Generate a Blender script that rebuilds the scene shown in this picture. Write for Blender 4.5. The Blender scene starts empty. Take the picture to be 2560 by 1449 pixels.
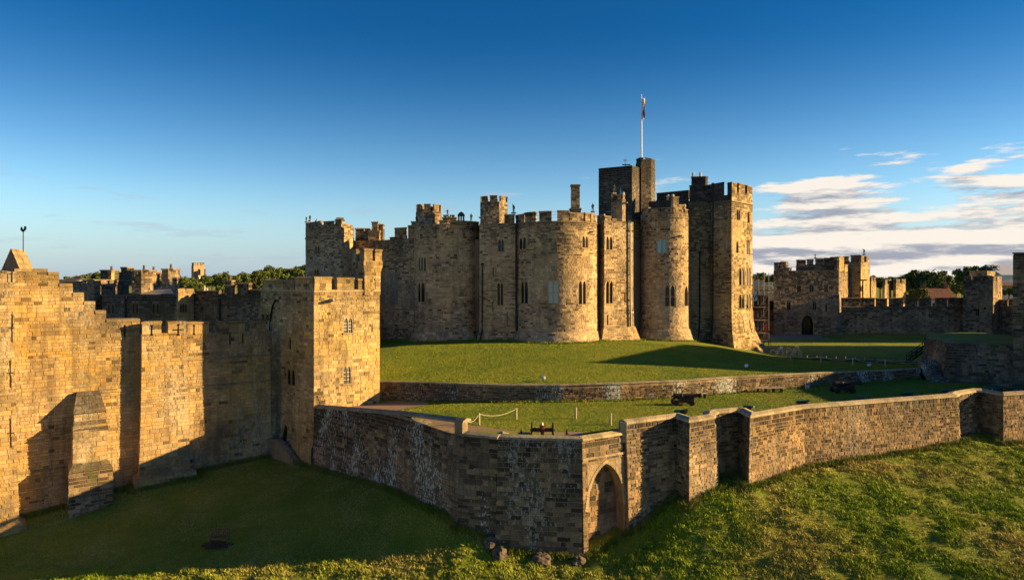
import bpy, math, random, bisect
import numpy as np
from mathutils import Vector, noise as mnoise
random.seed(7); rnd = random.random; U = random.uniform
sc = bpy.context.scene; C = sc.collection; R = math.radians

# ------------------------------------------------------------------ camera
H = 20.0; F = 1700.0; HY = 700.0
cam = bpy.data.cameras.new('camera'); camo = bpy.data.objects.new('camera', cam); C.objects.link(camo)
camo.location = (0, 0, H); camo.rotation_euler = (R(90), 0, 0)
cam.sensor_width = 36; cam.lens = 36 * F / 2560; cam.shift_y = (HY - 724.5) / 2560
cam.clip_start = .5; cam.clip_end = 20000
sc.camera = camo
# ------------------------------------------------------------------ light
SUN_EL, SUN_AZ = 14.5, -1.5           # azimuth from +X towards +Y
S = Vector((math.cos(R(SUN_EL)) * math.cos(R(SUN_AZ)), math.cos(R(SUN_EL)) * math.sin(R(SUN_AZ)), math.sin(R(SUN_EL))))
sun = bpy.data.lights.new('sun', 'SUN'); sun.energy = 5.0; sun.angle = R(.53); sun.color = (1, .67, .27)
suno = bpy.data.objects.new('sun', sun); C.objects.link(suno); suno.rotation_euler = S.to_track_quat('Z', 'Y').to_euler()
sc.view_settings.view_transform = 'Standard'; sc.view_settings.look = 'None'
sc.view_settings.gamma = 1; sc.view_settings.use_curve_mapping = False; sc.view_settings.exposure = 1.5

class NT:
    def __init__(s, tree): s.t = tree; tree.nodes.clear()
    def n(s, typ, **kw):
        nd = s.t.nodes.new('ShaderNode' + typ)
        for k, v in kw.items():
            if k.startswith('i_'):
                key = k[2:]; key = int(key) if key.isdigit() else key.replace('_', ' ')
                s.put(nd.inputs[key], v)
            else: setattr(nd, k, v)
        return nd
    def put(s, inp, v):
        if hasattr(v, 'links') or hasattr(v, 'is_linked'): s.t.links.new(v, inp)
        else: inp.default_value = v
    def math(s, op, a, b=0.0, c=None, clamp=False):
        nd = s.t.nodes.new('ShaderNodeMath'); nd.operation = op; nd.use_clamp = clamp
        s.put(nd.inputs[0], a); s.put(nd.inputs[1], b)
        if c is not None: s.put(nd.inputs[2], c)
        return nd.outputs[0]
    def ss(s, x, a, b, lo=0.0, hi=1.0):
        nd = s.t.nodes.new('ShaderNodeMapRange'); nd.interpolation_type = 'SMOOTHSTEP'
        s.put(nd.inputs[0], x)
        for i, v in enumerate((a, b, lo, hi)): nd.inputs[i + 1].default_value = v
        return nd.outputs[0]
    def mix(s, f, a, b, blend='MIX'):
        nd = s.t.nodes.new('ShaderNodeMix'); nd.data_type = 'RGBA'; nd.blend_type = blend
        s.put(nd.inputs[0], f)
        for i, v in ((6, a), (7, b)):
            if isinstance(v, tuple) and len(v) == 3: v = (*v, 1)
            s.put(nd.inputs[i], v)
        return nd.outputs[2]
    def noise(s, vec, scale, detail=3, rough=.55, col=False):
        nd = s.t.nodes.new('ShaderNodeTexNoise'); nd.inputs['Scale'].default_value = scale
        nd.inputs['Detail'].default_value = detail; nd.inputs['Roughness'].default_value = rough
        if vec is not None: s.t.links.new(vec, nd.inputs['Vector'])
        return nd.outputs[1 if col else 0]
    def scale(s, vec, v):
        nd = s.t.nodes.new('ShaderNodeVectorMath'); nd.operation = 'MULTIPLY'
        s.t.links.new(vec, nd.inputs[0]); nd.inputs[1].default_value = v
        return nd.outputs[0]

# ------------------------------------------------------------------ world
world = bpy.data.worlds.new('World'); sc.world = world; world.use_nodes = True
w = NT(world.node_tree)
sky = w.n('TexSky', sky_type='NISHITA'); sky.sun_disc = False
sky.sun_elevation = R(SUN_EL); sky.sun_rotation = R(90 - SUN_AZ); sky.altitude = 0
sky.air_density = 1.0; sky.dust_density = .35; sky.ozone_density = 3.0
geo = w.n('TexCoord').outputs['Generated']
sep = w.n('SeparateXYZ'); w.t.links.new(geo, sep.inputs[0])
az = w.math('ARCTAN2', sep.outputs[0], sep.outputs[1]); el = sep.outputs[2]
hs = w.n('HueSaturation'); hs.inputs['Saturation'].default_value = 1.15; hs.inputs['Value'].default_value = .83
w.t.links.new(sky.outputs[0], hs.inputs['Color'])
# polarised deep blue overhead: the air darkens smoothly with height everywhere
dk = w.ss(el, -.02, .36)
base = w.mix(dk, hs.outputs[0], w.mix(1.0, hs.outputs[0], (.06, .33, .50), 'MULTIPLY'))
def cvec(dz):
    cb = w.n('CombineXYZ'); w.put(cb.inputs[0], w.math('MULTIPLY', az, 9.0))
    w.put(cb.inputs[1], w.math('MULTIPLY', w.math('ADD', el, dz), 58.0)); cb.inputs[2].default_value = 3.2
    return cb.outputs[0]
def dens(dz):
    v = cvec(dz)
    a = w.noise(v, .9, 9, .60)
    e2 = w.math('ADD', el, dz)
    right = w.ss(az, -.05, .50)                       # more cloud towards the sun's side
    low = w.ss(e2, .045, .085, 1.0, 0.0)              # solid bank near the horizon
    mid = w.ss(e2, .08, .30, 1.0, 0.0)
    bias = w.math('ADD', w.math('MULTIPLY', right, w.math('ADD', w.math('MULTIPLY', low, .20), w.math('MULTIPLY', mid, .14))), w.math('MULTIPLY', mid, .05))
    hi = w.math('MULTIPLY', w.ss(e2, .10, .30), -.5)
    return w.math('ADD', a, w.math('ADD', bias, hi))
d0 = dens(0.0); d1 = dens(.013)
cov = w.ss(d0, .60, .72)
lit = w.ss(w.math('SUBTRACT', d0, d1), -.11, .09)
rt = w.ss(az, -.1, .35)
litc = w.mix(rt, (1.7, 1.95, 2.4), (3.7, 3.35, 2.95)); drk = w.mix(rt, (1.15, 1.4, 1.9), (1.35, 1.42, 1.72))
cc = w.mix(lit, drk, litc)
cfac = w.math('MULTIPLY', cov, w.math('ADD', .35, w.math('MULTIPLY', rt, .6)))
veil = w.math('MULTIPLY', w.ss(el, -.02, .13, 1.0, 0.0), w.ss(az, .0, .7, .0, .55))
lowair = w.ss(el, -.02, .14, .8, 0.0)
base = w.mix(lowair, base, (1.15, 1.72, 2.5))
base2 = w.mix(veil, base, (2.9, 2.95, 3.2))
bg = w.n('Background', i_Strength=.096); w.t.links.new(w.mix(cfac, base2, cc), bg.inputs[0])
w.t.links.new(bg.outputs[0], w.n('OutputWorld').inputs[0])

# ------------------------------------------------------------------ materials
def mat(name, fn):
    m = bpy.data.materials.new(name); m.use_nodes = True; t = NT(m.node_tree)
    b = t.n('BsdfPrincipled'); b.inputs['Roughness'].default_value = .9
    b.inputs['Specular IOR Level'].default_value = .25
    o = t.n('OutputMaterial'); t.t.links.new(b.outputs[0], o.inputs[0]); fn(t, b); return m
def bump(t, b, h, strength, dist):
    bp = t.n('Bump', i_Strength=strength, i_Distance=dist, i_Height=h); t.t.links.new(bp.outputs[0], b.inputs['Normal'])
def plain(name, col, rough=.8, metal=0, var=.25, sc_=6):
    def fn(t, b):
        p = t.n('TexCoord').outputs['Object']
        v = t.noise(p, sc_, 4)
        b.inputs['Roughness'].default_value = rough; b.inputs['Metallic'].default_value = metal
        k = t.ss(v, .3, .7, 1 - var, 1 + var)
        c = t.n('VectorMath', operation='SCALE'); c.inputs[0].default_value = col; t.put(c.inputs['Scale'], k)
        t.t.links.new(c.outputs[0], b.inputs['Base Color'])
    return mat(name, fn)
def stone_mat(name, lichen=0, streak=.3, moss=.2, soot=.3, orange=.1, rough=1.0):
    """sandstone: the tone of each block sits in its colour attribute; this adds grain, weather stains and lichen"""
    def fn(t, b):
        g = t.n('NewGeometry').outputs['Position']
        at = t.n('Attribute', attribute_name='tone').outputs['Color']
        n1 = t.noise(g, 1.6, 5, .6); n2 = t.noise(g, 9, 4, .65); n3 = t.noise(t.scale(g, (1.6, 1.6, .16)), 1.0, 4, .6)
        c = t.mix(1.0, at, t.mix(t.ss(n2, .25, .75), (.80, .79, .77), (1.30, 1.29, 1.27)), 'MULTIPLY')
        c = t.mix(t.math('MULTIPLY', t.ss(n1, .55, .75), orange), c, (.40, .20, .055))
        c = t.mix(t.math('MULTIPLY', t.ss(n3, .44, .66), streak), c, (.055, .048, .042))
        n4 = t.noise(g, .35, 3, .6); n5 = t.noise(g, 4.5, 5, .7)
        c = t.mix(t.math('MULTIPLY', t.ss(t.math('ADD', n4, t.math('MULTIPLY', n5, .4)), .70, .86), soot), c, (.05, .043, .04))
        n6 = t.noise(t.scale(g, (1, 1, .5)), .55, 3)
        c = t.mix(t.math('MULTIPLY', t.ss(n6, .56, .72), moss), c, (.075, .082, .025))
        if lichen:
            n7 = t.noise(t.scale(g, (1.0, 1.0, .38)), .33, 3); n8 = t.noise(t.scale(g, (1, 1, .5)), 5.2, 5, .75)
            k = t.math('MULTIPLY', t.ss(t.math('ADD', t.math('MULTIPLY', n7, .9), t.math('MULTIPLY', n8, 1.3)), 1.19, 1.27), lichen)
            c = t.mix(k, c, (.52, .55, .50))
        t.t.links.new(c, b.inputs['Base Color'])
        b.inputs['Roughness'].default_value = .92
        h = t.math('ADD', n2, t.math('MULTIPLY', n5, .8)); bump(t, b, h, .55 * rough, .05)
    return mat(name, fn)
M = {}
M['gold'] = stone_mat('warm_sandstone', lichen=.25, streak=.38, moss=.30, soot=.38, orange=.35, rough=1.2)
M['keep'] = stone_mat('weathered_sandstone', lichen=.10, streak=.32, moss=.04, soot=.35, orange=.16)
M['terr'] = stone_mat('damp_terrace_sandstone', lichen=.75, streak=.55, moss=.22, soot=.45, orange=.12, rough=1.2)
M['bast'] = stone_mat('streaked_bastion_sandstone', lichen=.4, streak=.6, moss=.15, soot=.5, orange=.12, rough=1.2)
M['rwall'] = stone_mat('rough_terrace_sandstone', lichen=.22, streak=.40, moss=.18, soot=.40, orange=.12, rough=1.6)
M['far'] = stone_mat('distant_sandstone', lichen=0, streak=.45, moss=.12, soot=.35, orange=.10)
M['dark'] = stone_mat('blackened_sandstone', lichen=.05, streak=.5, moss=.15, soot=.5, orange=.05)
M['cope'] = stone_mat('lichened_coping', lichen=.2, streak=.25, moss=.35, soot=.35, orange=.0)
M['mossy'] = stone_mat('mossy_stone', lichen=.15, streak=.45, moss=.85, soot=.6, orange=.1)
M['glass'] = plain('dark_glass_and_hole_shade', (.012, .013, .015), .12, 0, .1)  # window glass, also the painted shade inside slits and holes
M['blind'] = plain('pale_blind_behind_glass', (.40, .44, .40), .25, 0, .1)
M['cyan'] = plain('glass_painted_sky', (.16, .30, .33), .1, .2, .15)  # cyan base colour stands in for the reflected sky
M['white'] = plain('white_paint', (.75, .73, .68), .5, 0, .1)
M['iron'] = plain('black_iron', (.02, .018, .018), .5, .3, .2)
M['rust'] = plain('rusty_brown_iron', (.040, .027, .026), .6, .2, .4)
M['green'] = plain('green_painted_iron', (.015, .12, .085), .45, .1, .3)
M['lead'] = plain('grey_lead_pipe', (.22, .22, .22), .5, .3, .2)
M['steel'] = plain('dull_scaffold_steel', (.11, .10, .09), .6, .2, .2)
M['wood'] = plain('brown_wood', (.16, .085, .05), .7, 0, .3)
M['palewood'] = plain('weathered_pale_wood', (.42, .35, .26), .8, 0, .2)
M['darkwood'] = plain('dark_wet_wood', (.035, .028, .024), .7, 0, .3)
M['rope'] = plain('pale_rope', (.45, .38, .26), .9, 0, .1)
M['red'] = plain('red_paint', (.45, .03, .025), .6, 0, .1)
M['roof'] = plain('dark_slate_roof', (.07, .06, .055), .8, 0, .35, 2)
M['redroof'] = plain('red_tile_roof', (.13, .055, .04), .85, 0, .3, 1.5)
M['netting'] = plain('dark_netting', (.07, .05, .04), .95, 0, .3, 3)
M['bark'] = plain('tree_bark', (.06, .045, .03), .9, 0, .3)
M['statue'] = plain('dark_weathered_statue_stone', (.07, .06, .045), .9, 0, .35, 8)
M['plaster'] = plain('far_house_render', (.45, .42, .38), .9, 0, .12, 1)
M['bluewhite'] = plain('pale_metal_cladding', (.42, .46, .55), .6, 0, .05, 1)
M['boulder'] = plain('grey_boulder', (.10, .08, .06), .95, 0, .4, 3)
def leafm(name, col, col2):
    def fn(t, b):
        at = t.n('Attribute', attribute_name='tone').outputs['Color']
        oi = t.n('ObjectInfo').outputs['Random']
        c = t.mix(1.0, t.mix(oi, col, col2), at, 'MULTIPLY')
        t.t.links.new(c, b.inputs['Base Color']); b.inputs['Roughness'].default_value = .7
    return mat(name, fn)
M['leaf'] = leafm('tree_leaves', (.065, .105, .022), (.105, .135, .030))
M['blade'] = leafm('grass_blades', (1, 1, 1), (1, 1, 1))
def lawn(t, b):
    g = t.n('NewGeometry').outputs['Position']
    n1 = t.noise(g, .12, 6, .65); n2 = t.noise(t.scale(g, (.6, 1.8, 1)), 2.2, 5, .7); n3 = t.noise(g, 11, 3, .7)
    c = t.mix(t.ss(n1, .38, .60), (.115, .165, .009), (.21, .225, .014))
    c = t.mix(t.math('MULTIPLY', t.ss(n2, .5, .75), .5), c, (.20, .19, .03))
    c = t.mix(t.math('MULTIPLY', t.ss(n3, .45, .7), .4), c, (.07, .11, .010))
    t.t.links.new(c, b.inputs['Base Color']); bump(t, b, t.math('ADD', n3, n2), .7, .10)
M['lawn'] = mat('mown_lawn', lawn)
def field(t, b):
    g = t.n('NewGeometry').outputs['Position']
    n1 = t.noise(g, .16, 4); n2 = t.noise(g, 1.1, 6, .7); n3 = t.noise(g, 7, 4, .7)
    c = t.mix(t.ss(n1, .38, .62), (.15, .21, .012), (.22, .22, .022))
    c = t.mix(t.math('MULTIPLY', t.ss(n2, .52, .72), .7), c, (.27, .22, .06))
    c = t.mix(t.math('MULTIPLY', t.ss(n3, .5, .7), .5), c, (.06, .09, .010))
    t.t.links.new(c, b.inputs['Base Color']); bump(t, b, t.math('ADD', n3, t.math('MULTIPLY', n2, 2)), .9, .2)
M['field'] = mat('rough_meadow_soil', field)
def path(t, b):
    g = t.n('NewGeometry').outputs['Position']
    n1 = t.noise(g, 1.2, 5); n2 = t.noise(g, 20, 3, .8)
    c = t.mix(n1, (.24, .16, .11), (.34, .24, .17)); c = t.mix(t.math('MULTIPLY', n2, .5), c, (.15, .10, .07))
    t.t.links.new(c, b.inputs['Base Color']); bump(t, b, n2, .5, .03)
M['path'] = mat('reddish_gravel', path)
def hill(t, b):
    g = t.n('NewGeometry').outputs['Position']; n1 = t.noise(g, .01, 5, .6)
    c = t.mix(t.ss(n1, .4, .6), (.02, .032, .014), (.045, .055, .022)); t.t.links.new(c, b.inputs['Base Color'])
M['hill'] = mat('wooded_hill', hill)

# ------------------------------------------------------------------ object helpers
WL = {}   # world position of each parent
def thing(name, label, cat, loc, group=None):
    o = bpy.data.objects.new(name, None); C.objects.link(o); o.location = loc; o.empty_display_size = .5
    o['label'] = label; o['category'] = cat
    if group: o['group'] = group
    WL[o.name] = Vector(loc); return o
def mk(name, V, Fc, m, parent=None, tone=None, kind=None, smooth=False, mats=None, fmat=None):
    V = np.asarray(V, dtype=np.float64).reshape(-1, 3)
    lo = V.min(0); hi = V.max(0); org = np.array([(lo[0] + hi[0]) / 2, (lo[1] + hi[1]) / 2, lo[2]])
    me = bpy.data.meshes.new(name); me.from_pydata((V - org).tolist(), [], Fc)
    me.materials.append(m)
    if mats:
        for q in mats: me.materials.append(q)
    if fmat: me.polygons.foreach_set('material_index', fmat)
    if tone is not None:
        a = me.color_attributes.new('tone', 'FLOAT_COLOR', 'POINT')
        t = np.asarray(tone, dtype=np.float32)
        if t.ndim == 1: t = np.tile(t, (len(V), 1))
        a.data.foreach_set('color', np.hstack([t, np.ones((len(V), 1), np.float32)]).ravel())
    if smooth: me.polygons.foreach_set('use_smooth', [True] * len(me.polygons))
    o = bpy.data.objects.new(name, me); C.objects.link(o)
    pl = WL[parent.name] if parent is not None else Vector((0, 0, 0))
    if parent is not None: o.parent = parent
    o.location = Vector(org) - pl; WL[o.name] = Vector(org)
    if kind: o['kind'] = kind
    return o
def tag(o, label, cat, group=None):
    o['label'] = label; o['category'] = cat
    if group: o['group'] = group
    return o
def dup(o, loc, label, group=None, rz=0):
    def cp(a, par):
        b = a.copy(); C.objects.link(b)
        if par is not None: b.parent = par
        for ch in a.children: cp(ch, b)
        return b
    r = cp(o, None); r.location = loc; r.rotation_euler.z = rz; r['label'] = label
    if group: r['group'] = group
    WL[r.name] = Vector(loc); return r
def tint(c, a, b):
    k = U(a, b); return tuple(q * k for q in c)
def X(px, d): return (px - 1280) / F * d
def Z(py, d): return H + (HY - py) / F * d
def pt(px, d): return (X(px, d), d)
class MB:
    def __init__(s): s.v = []; s.f = []; s.t = []; s.fm = []
    def add(s, v, f, t=None, m=0):
        b = len(s.v); s.v += [tuple(q) for q in v]; s.f += [tuple(b + i for i in q) for q in f]; s.fm += [m] * len(f)
        s.t += [t or (.3, .3, .3)] * len(v)
    def box(s, c, d, rz=0, t=None, m=0, tx=0):
        cx, cy, cz = c; a, b_, h = d[0] / 2, d[1] / 2, d[2] / 2; co, si = math.cos(rz), math.sin(rz)
        v = []
        for k in (-h, h):
            for x, y in ((-a, -b_), (a, -b_), (a, b_), (-a, b_)):
                v.append((cx + x * co - y * si, cy + x * si + y * co, cz + k))
        s.add(v, BOXF, t, m)
    def tube(s, p, r, n=8, t=None, m=0, cap=True):
        """p: list of points, r: radius or list"""
        p = [Vector(q) for q in p]; rr = r if isinstance(r, (list, tuple)) else [r] * len(p)
        v = []
        for i, q in enumerate(p):
            d = (p[min(i + 1, len(p) - 1)] - p[max(i - 1, 0)]).normalized()
            u = d.orthogonal().normalized() if abs(d.z) > .99 else d.cross(Vector((0, 0, 1))).normalized()
            w_ = d.cross(u)
            for k in range(n):
                a = 2 * math.pi * k / n; v.append(q + (u * math.cos(a) + w_ * math.sin(a)) * rr[i])
        f = []
        for i in range(len(p) - 1):
            for k in range(n):
                f.append((i * n + k, i * n + (k + 1) % n, (i + 1) * n + (k + 1) % n, (i + 1) * n + k))
        if cap: f.append(tuple(range(n))[::-1]); f.append(tuple((len(p) - 1) * n + k for k in range(n)))
        s.add(v, f, t, m)
    def prism(s, poly, z0, z1, t=None, m=0):
        n = len(poly); v = [(x, y, z0) for x, y in poly] + [(x, y, z1) for x, y in poly]
        f = [(i, (i + 1) % n, n + (i + 1) % n, n + i) for i in range(n)] + [tuple(range(n))[::-1], tuple(range(n, 2 * n))]
        s.add(v, f, t, m)
    def mk(s, name, m, parent=None, **kw):
        return mk(name, s.v, s.f, m, parent, tone=s.t, fmat=s.fm if kw.get('mats') else None, **kw)
BOXF = [(0, 3, 2, 1), (4, 5, 6, 7), (0, 1, 5, 4), (1, 2, 6, 5), (2, 3, 7, 6), (3, 0, 4, 7)]

# ------------------------------------------------------------------ masonry
PAL = {
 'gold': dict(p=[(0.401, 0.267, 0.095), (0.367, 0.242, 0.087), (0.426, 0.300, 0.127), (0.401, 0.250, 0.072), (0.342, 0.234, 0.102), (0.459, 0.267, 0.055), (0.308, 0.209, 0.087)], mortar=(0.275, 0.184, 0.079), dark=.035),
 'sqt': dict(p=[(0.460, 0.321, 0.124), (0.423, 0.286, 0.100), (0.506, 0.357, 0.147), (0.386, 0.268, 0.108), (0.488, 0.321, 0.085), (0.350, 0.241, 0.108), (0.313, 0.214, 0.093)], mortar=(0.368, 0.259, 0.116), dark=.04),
 'keep': dict(p=[(0.458, 0.323, 0.158), (0.395, 0.277, 0.139), (0.510, 0.363, 0.182), (0.354, 0.247, 0.129), (0.437, 0.303, 0.153), (0.312, 0.217, 0.120)], mortar=(0.416, 0.303, 0.172), dark=.14),
 'keepg': dict(p=[(0.430, 0.291, 0.123), (0.370, 0.247, 0.106), (0.470, 0.320, 0.132), (0.310, 0.204, 0.097)], mortar=(0.400, 0.301, 0.141), dark=.24),
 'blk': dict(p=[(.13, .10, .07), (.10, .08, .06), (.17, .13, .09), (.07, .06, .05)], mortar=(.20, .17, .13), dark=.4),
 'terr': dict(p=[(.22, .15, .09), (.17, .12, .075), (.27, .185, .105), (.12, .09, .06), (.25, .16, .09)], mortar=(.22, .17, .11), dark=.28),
 'rwall': dict(p=[(0.320, 0.212, 0.109), (0.262, 0.179, 0.096), (0.369, 0.245, 0.127), (0.194, 0.136, 0.079), (0.330, 0.207, 0.096)], mortar=(0.272, 0.188, 0.105), dark=.18),
 'far': dict(p=[(0.347, 0.239, 0.130), (0.294, 0.204, 0.116), (0.399, 0.275, 0.150), (0.231, 0.163, 0.097)], mortar=(0.284, 0.224, 0.155), dark=.15),
}
def tone(style, x, y, z, zt=None):
    P = PAL[style]; c = random.choice(P['p']); k = U(.86, 1.12)
    m1 = mnoise.noise((x * .22, y * .22, z * .30)); m2 = mnoise.noise((x * .5 + 9, y * .5, z * .8)); k *= 1 + .30 * m1 + .22 * m2
    m3 = .5 * mnoise.noise((x * .13 + 40, y * .13, z * .2)); av = sum(c) / 3; f_ = .22 + m3; c = tuple(q + (av * w_ - q) * max(0, min(.7, f_)) for q, w_ in zip(c, (1.22, 1.0, .76)))
    pd = P['dark'] * (1 + 3.2 * mnoise.noise((x * .16, y * .16, z * .22)))
    if zt is not None:                       # exposed wall heads weather black
        pd += max(0, 1 - (zt - z) / 4.5) * P['dark'] * 2.4
    if rnd() < pd: kd = U(.25, .55); c = tuple(q * kd for q in c)
    if zt is not None and zt - z < 1.6 + 4.5 * mnoise.noise((x * .8, y * .8, 5)): k *= .78
    if zt is not None and zt - z < 1.3: k *= .72 + .2 * (zt - z)          # rain-washed wall heads
    return (c[0] * k, c[1] * k * U(.98, 1.02), c[2] * k * U(.95, 1.05))

class Run:
    """a wall face in plan, travelled left to right as seen from outside"""
    def __init__(s, pts, batter=None):
        s.p = [Vector((a, b)) for a, b in pts]; n = len(s.p); s.batter = batter
        s.s = [0.0]; s.nrm = []
        for i in range(n - 1):
            d = s.p[i + 1] - s.p[i]; s.s.append(s.s[-1] + d.length); d.normalize(); s.nrm.append(Vector((d.y, -d.x)))
        s.L = s.s[-1]; s.m = []; s.hard = [0.0]
        for i in range(n):
            if i == 0: s.m.append(s.nrm[0])
            elif i == n - 1: s.m.append(s.nrm[-1])
            else:
                a, b = s.nrm[i - 1], s.nrm[i]; k = max(.3, 1 + a.dot(b)); s.m.append((a + b) / k)
                if a.dot(b) < math.cos(R(17)): s.hard.append(s.s[i])
        s.hard.append(s.L)
    def off(s, z):
        if not s.batter: return 0
        b = s.batter
        if z <= b[0][0]: return b[0][1]
        for (z0, o0), (z1, o1) in zip(b, b[1:]):
            if z <= z1: return o0 + (o1 - o0) * (z - z0) / (z1 - z0)
        return b[-1][1]
    def P(s, q, z, o=0.0):
        i = min(max(bisect.bisect_right(s.s, q) - 1, 0), len(s.p) - 2)
        t = (q - s.s[i]) / max(1e-9, s.s[i + 1] - s.s[i]); o += s.off(z)
        a = s.p[i] + s.m[i] * o; b = s.p[i + 1] + s.m[i + 1] * o
        v = a + (b - a) * t; return (v.x, v.y, z)
    def at(s, px, far=False):
        """arc length at which the run crosses this column of the view"""
        best = None; N = 600; prev = None
        for i in range(N + 1):
            q = s.L * i / N; x, y, _ = s.P(q, 1e9 if s.batter else 0); u = 1280 + x / y * F
            if prev is not None and (prev[1] - px) * (u - px) <= 0 and abs(u - prev[1]) > 1e-9:
                t = (px - prev[1]) / (u - prev[1]); qq = prev[0] + t * (q - prev[0]); yy = prev[2] + t * (y - prev[2])
                if best is None or (yy < best[1]) != far: best = (qq, yy)
            prev = (q, u, y)
        if best is None:
            k = min(range(0, 101), key=lambda k: abs(1280 + s.P(s.L * k / 100, 1e9)[0] / s.P(s.L * k / 100, 1e9)[1] * F - px)); q = s.L * k / 100
            return q, s.P(q, 1e9)[1]
        return best
    def z(s, px, py): return Z(py, s.at(px)[1])
    def top(s, pairs):
        L = sorted((s.at(px)[0], s.z(px, py)) for px, py in pairs)
        def f(q):
            if q <= L[0][0]: return L[0][1]
            for (a, za), (b, zb) in zip(L, L[1:]):
                if q <= b: return za + (zb - za) * (q - a) / max(1e-6, b - a)
            return L[-1][1]
        return f
    def steps(s, pairs):
        """pairs (px_from, py): flat steps; returns the function and its breaks"""
        L = sorted((s.at(px)[0], s.z(px, py)) for px, py in pairs)
        L[0] = (0.0, L[0][1])
        def f(q):
            r = L[0][1]
            for a, z_ in L:
                if q >= a - 1e-6: r = z_
            return r
        return f, [a for a, _ in L]

def arc(cpx, cd, r, a0, a1, n=14, off=(0, 0)):
    cx = X(cpx, cd) + off[0]; cy = cd + off[1]
    return [(cx + r * math.cos(R(a0 + (a1 - a0) * i / n)), cy + r * math.sin(R(a0 + (a1 - a0) * i / n))) for i in range(n + 1)]

def core(run, z0, z1, ops, name, m, parent, mort, thick=.8, breaks=(), inset=.016, back=True):
    ss_ = sorted(set([round(q, 4) for q in list(run.s) + list(breaks) + [o[0] for o in ops] + [o[1] for o in ops] if 0 <= q <= run.L + 1e-6]))
    zt = [z1(q) for q in ss_]; zmax = max(zt) + .01
    bz = [b[0] for b in (run.batter or [])]
    zz = sorted(set([round(q, 4) for q in [z0, zmax] + bz + [o[2] for o in ops] + [o[3] for o in ops] if z0 <= q <= zmax]))
    mb = MB(); T = mort
    def inside(a, b, c, d):
        for o in ops:
            if a >= o[0] - 1e-3 and b <= o[1] + 1e-3 and c >= o[2] - 1e-3 and d <= o[3] + 1e-3: return o[4] if len(o) > 4 else .35
        return 0
    for i in range(len(ss_) - 1):
        a, b = ss_[i], ss_[i + 1]
        if b - a < 1e-3: continue
        ta, tb = z1(a + 1e-3), z1(b - 1e-3)
        for j in range(len(zz) - 1):
            c, d = zz[j], zz[j + 1]
            if d - c < 1e-3 or c >= max(ta, tb): continue
            dep = inside(a, b, c, d)
            da, db = min(d, ta), min(d, tb)
            if dep:
                o = -dep
                mb.add([run.P(a, c, o), run.P(b, c, o), run.P(b, d, o), run.P(a, d, o)], [(0, 1, 2, 3)], T)
            else:
                o = -inset
                ca, cb = min(c, da), min(c, db)
                mb.add([run.P(a, ca, o), run.P(b, cb, o), run.P(b, db, o), run.P(a, da, o)], [(0, 1, 2, 3)], T)
        if back and thick:
            o = -thick
            mb.add([run.P(a, z0, o), run.P(b, z0, o), run.P(b, tb, o), run.P(a, ta, o)], [(3, 2, 1, 0)], T)
            mb.add([run.P(a, ta, -inset), run.P(b, tb, -inset), run.P(b, tb, o), run.P(a, ta, o)], [(0, 1, 2, 3)], T)
        # risers at stepped tops
        if thick and i + 2 < len(ss_):
            tn = z1(b + 2e-3)
            if abs(tn - tb) > .02:
                lo, hi = sorted((tn, tb)); mb.add([run.P(b, lo, -inset), run.P(b, lo, -thick), run.P(b, hi, -thick), run.P(b, hi, -inset)], [(0, 1, 2, 3)], T)
    if thick and back:
        for q in (1e-3, run.L - 1e-3):
            t_ = z1(q); mb.add([run.P(q, z0, -inset), run.P(q, z0, -thick), run.P(q, t_, -thick), run.P(q, t_, -inset)], [(0, 1, 2, 3)], T)
    for o in ops:                            # reveals
        dep = o[4] if len(o) > 4 else .35
        qs = [o[0]] + [q for q in run.s if o[0] + 1e-3 < q < o[1] - 1e-3] + [o[1]]
        for q in (o[0], o[1]):
            mb.add([run.P(q, o[2], 0), run.P(q, o[2], -dep), run.P(q, o[3], -dep), run.P(q, o[3], 0)], [(0, 1, 2, 3)], T)
        for qa, qb in zip(qs, qs[1:]):
            for z_ in (o[2], o[3]):
                mb.add([run.P(qa, z_, 0), run.P(qb, z_, 0), run.P(qb, z_, -dep), run.P(qa, z_, -dep)], [(0, 1, 2, 3)], T)
    return mb.mk(name, m, parent)

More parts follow.
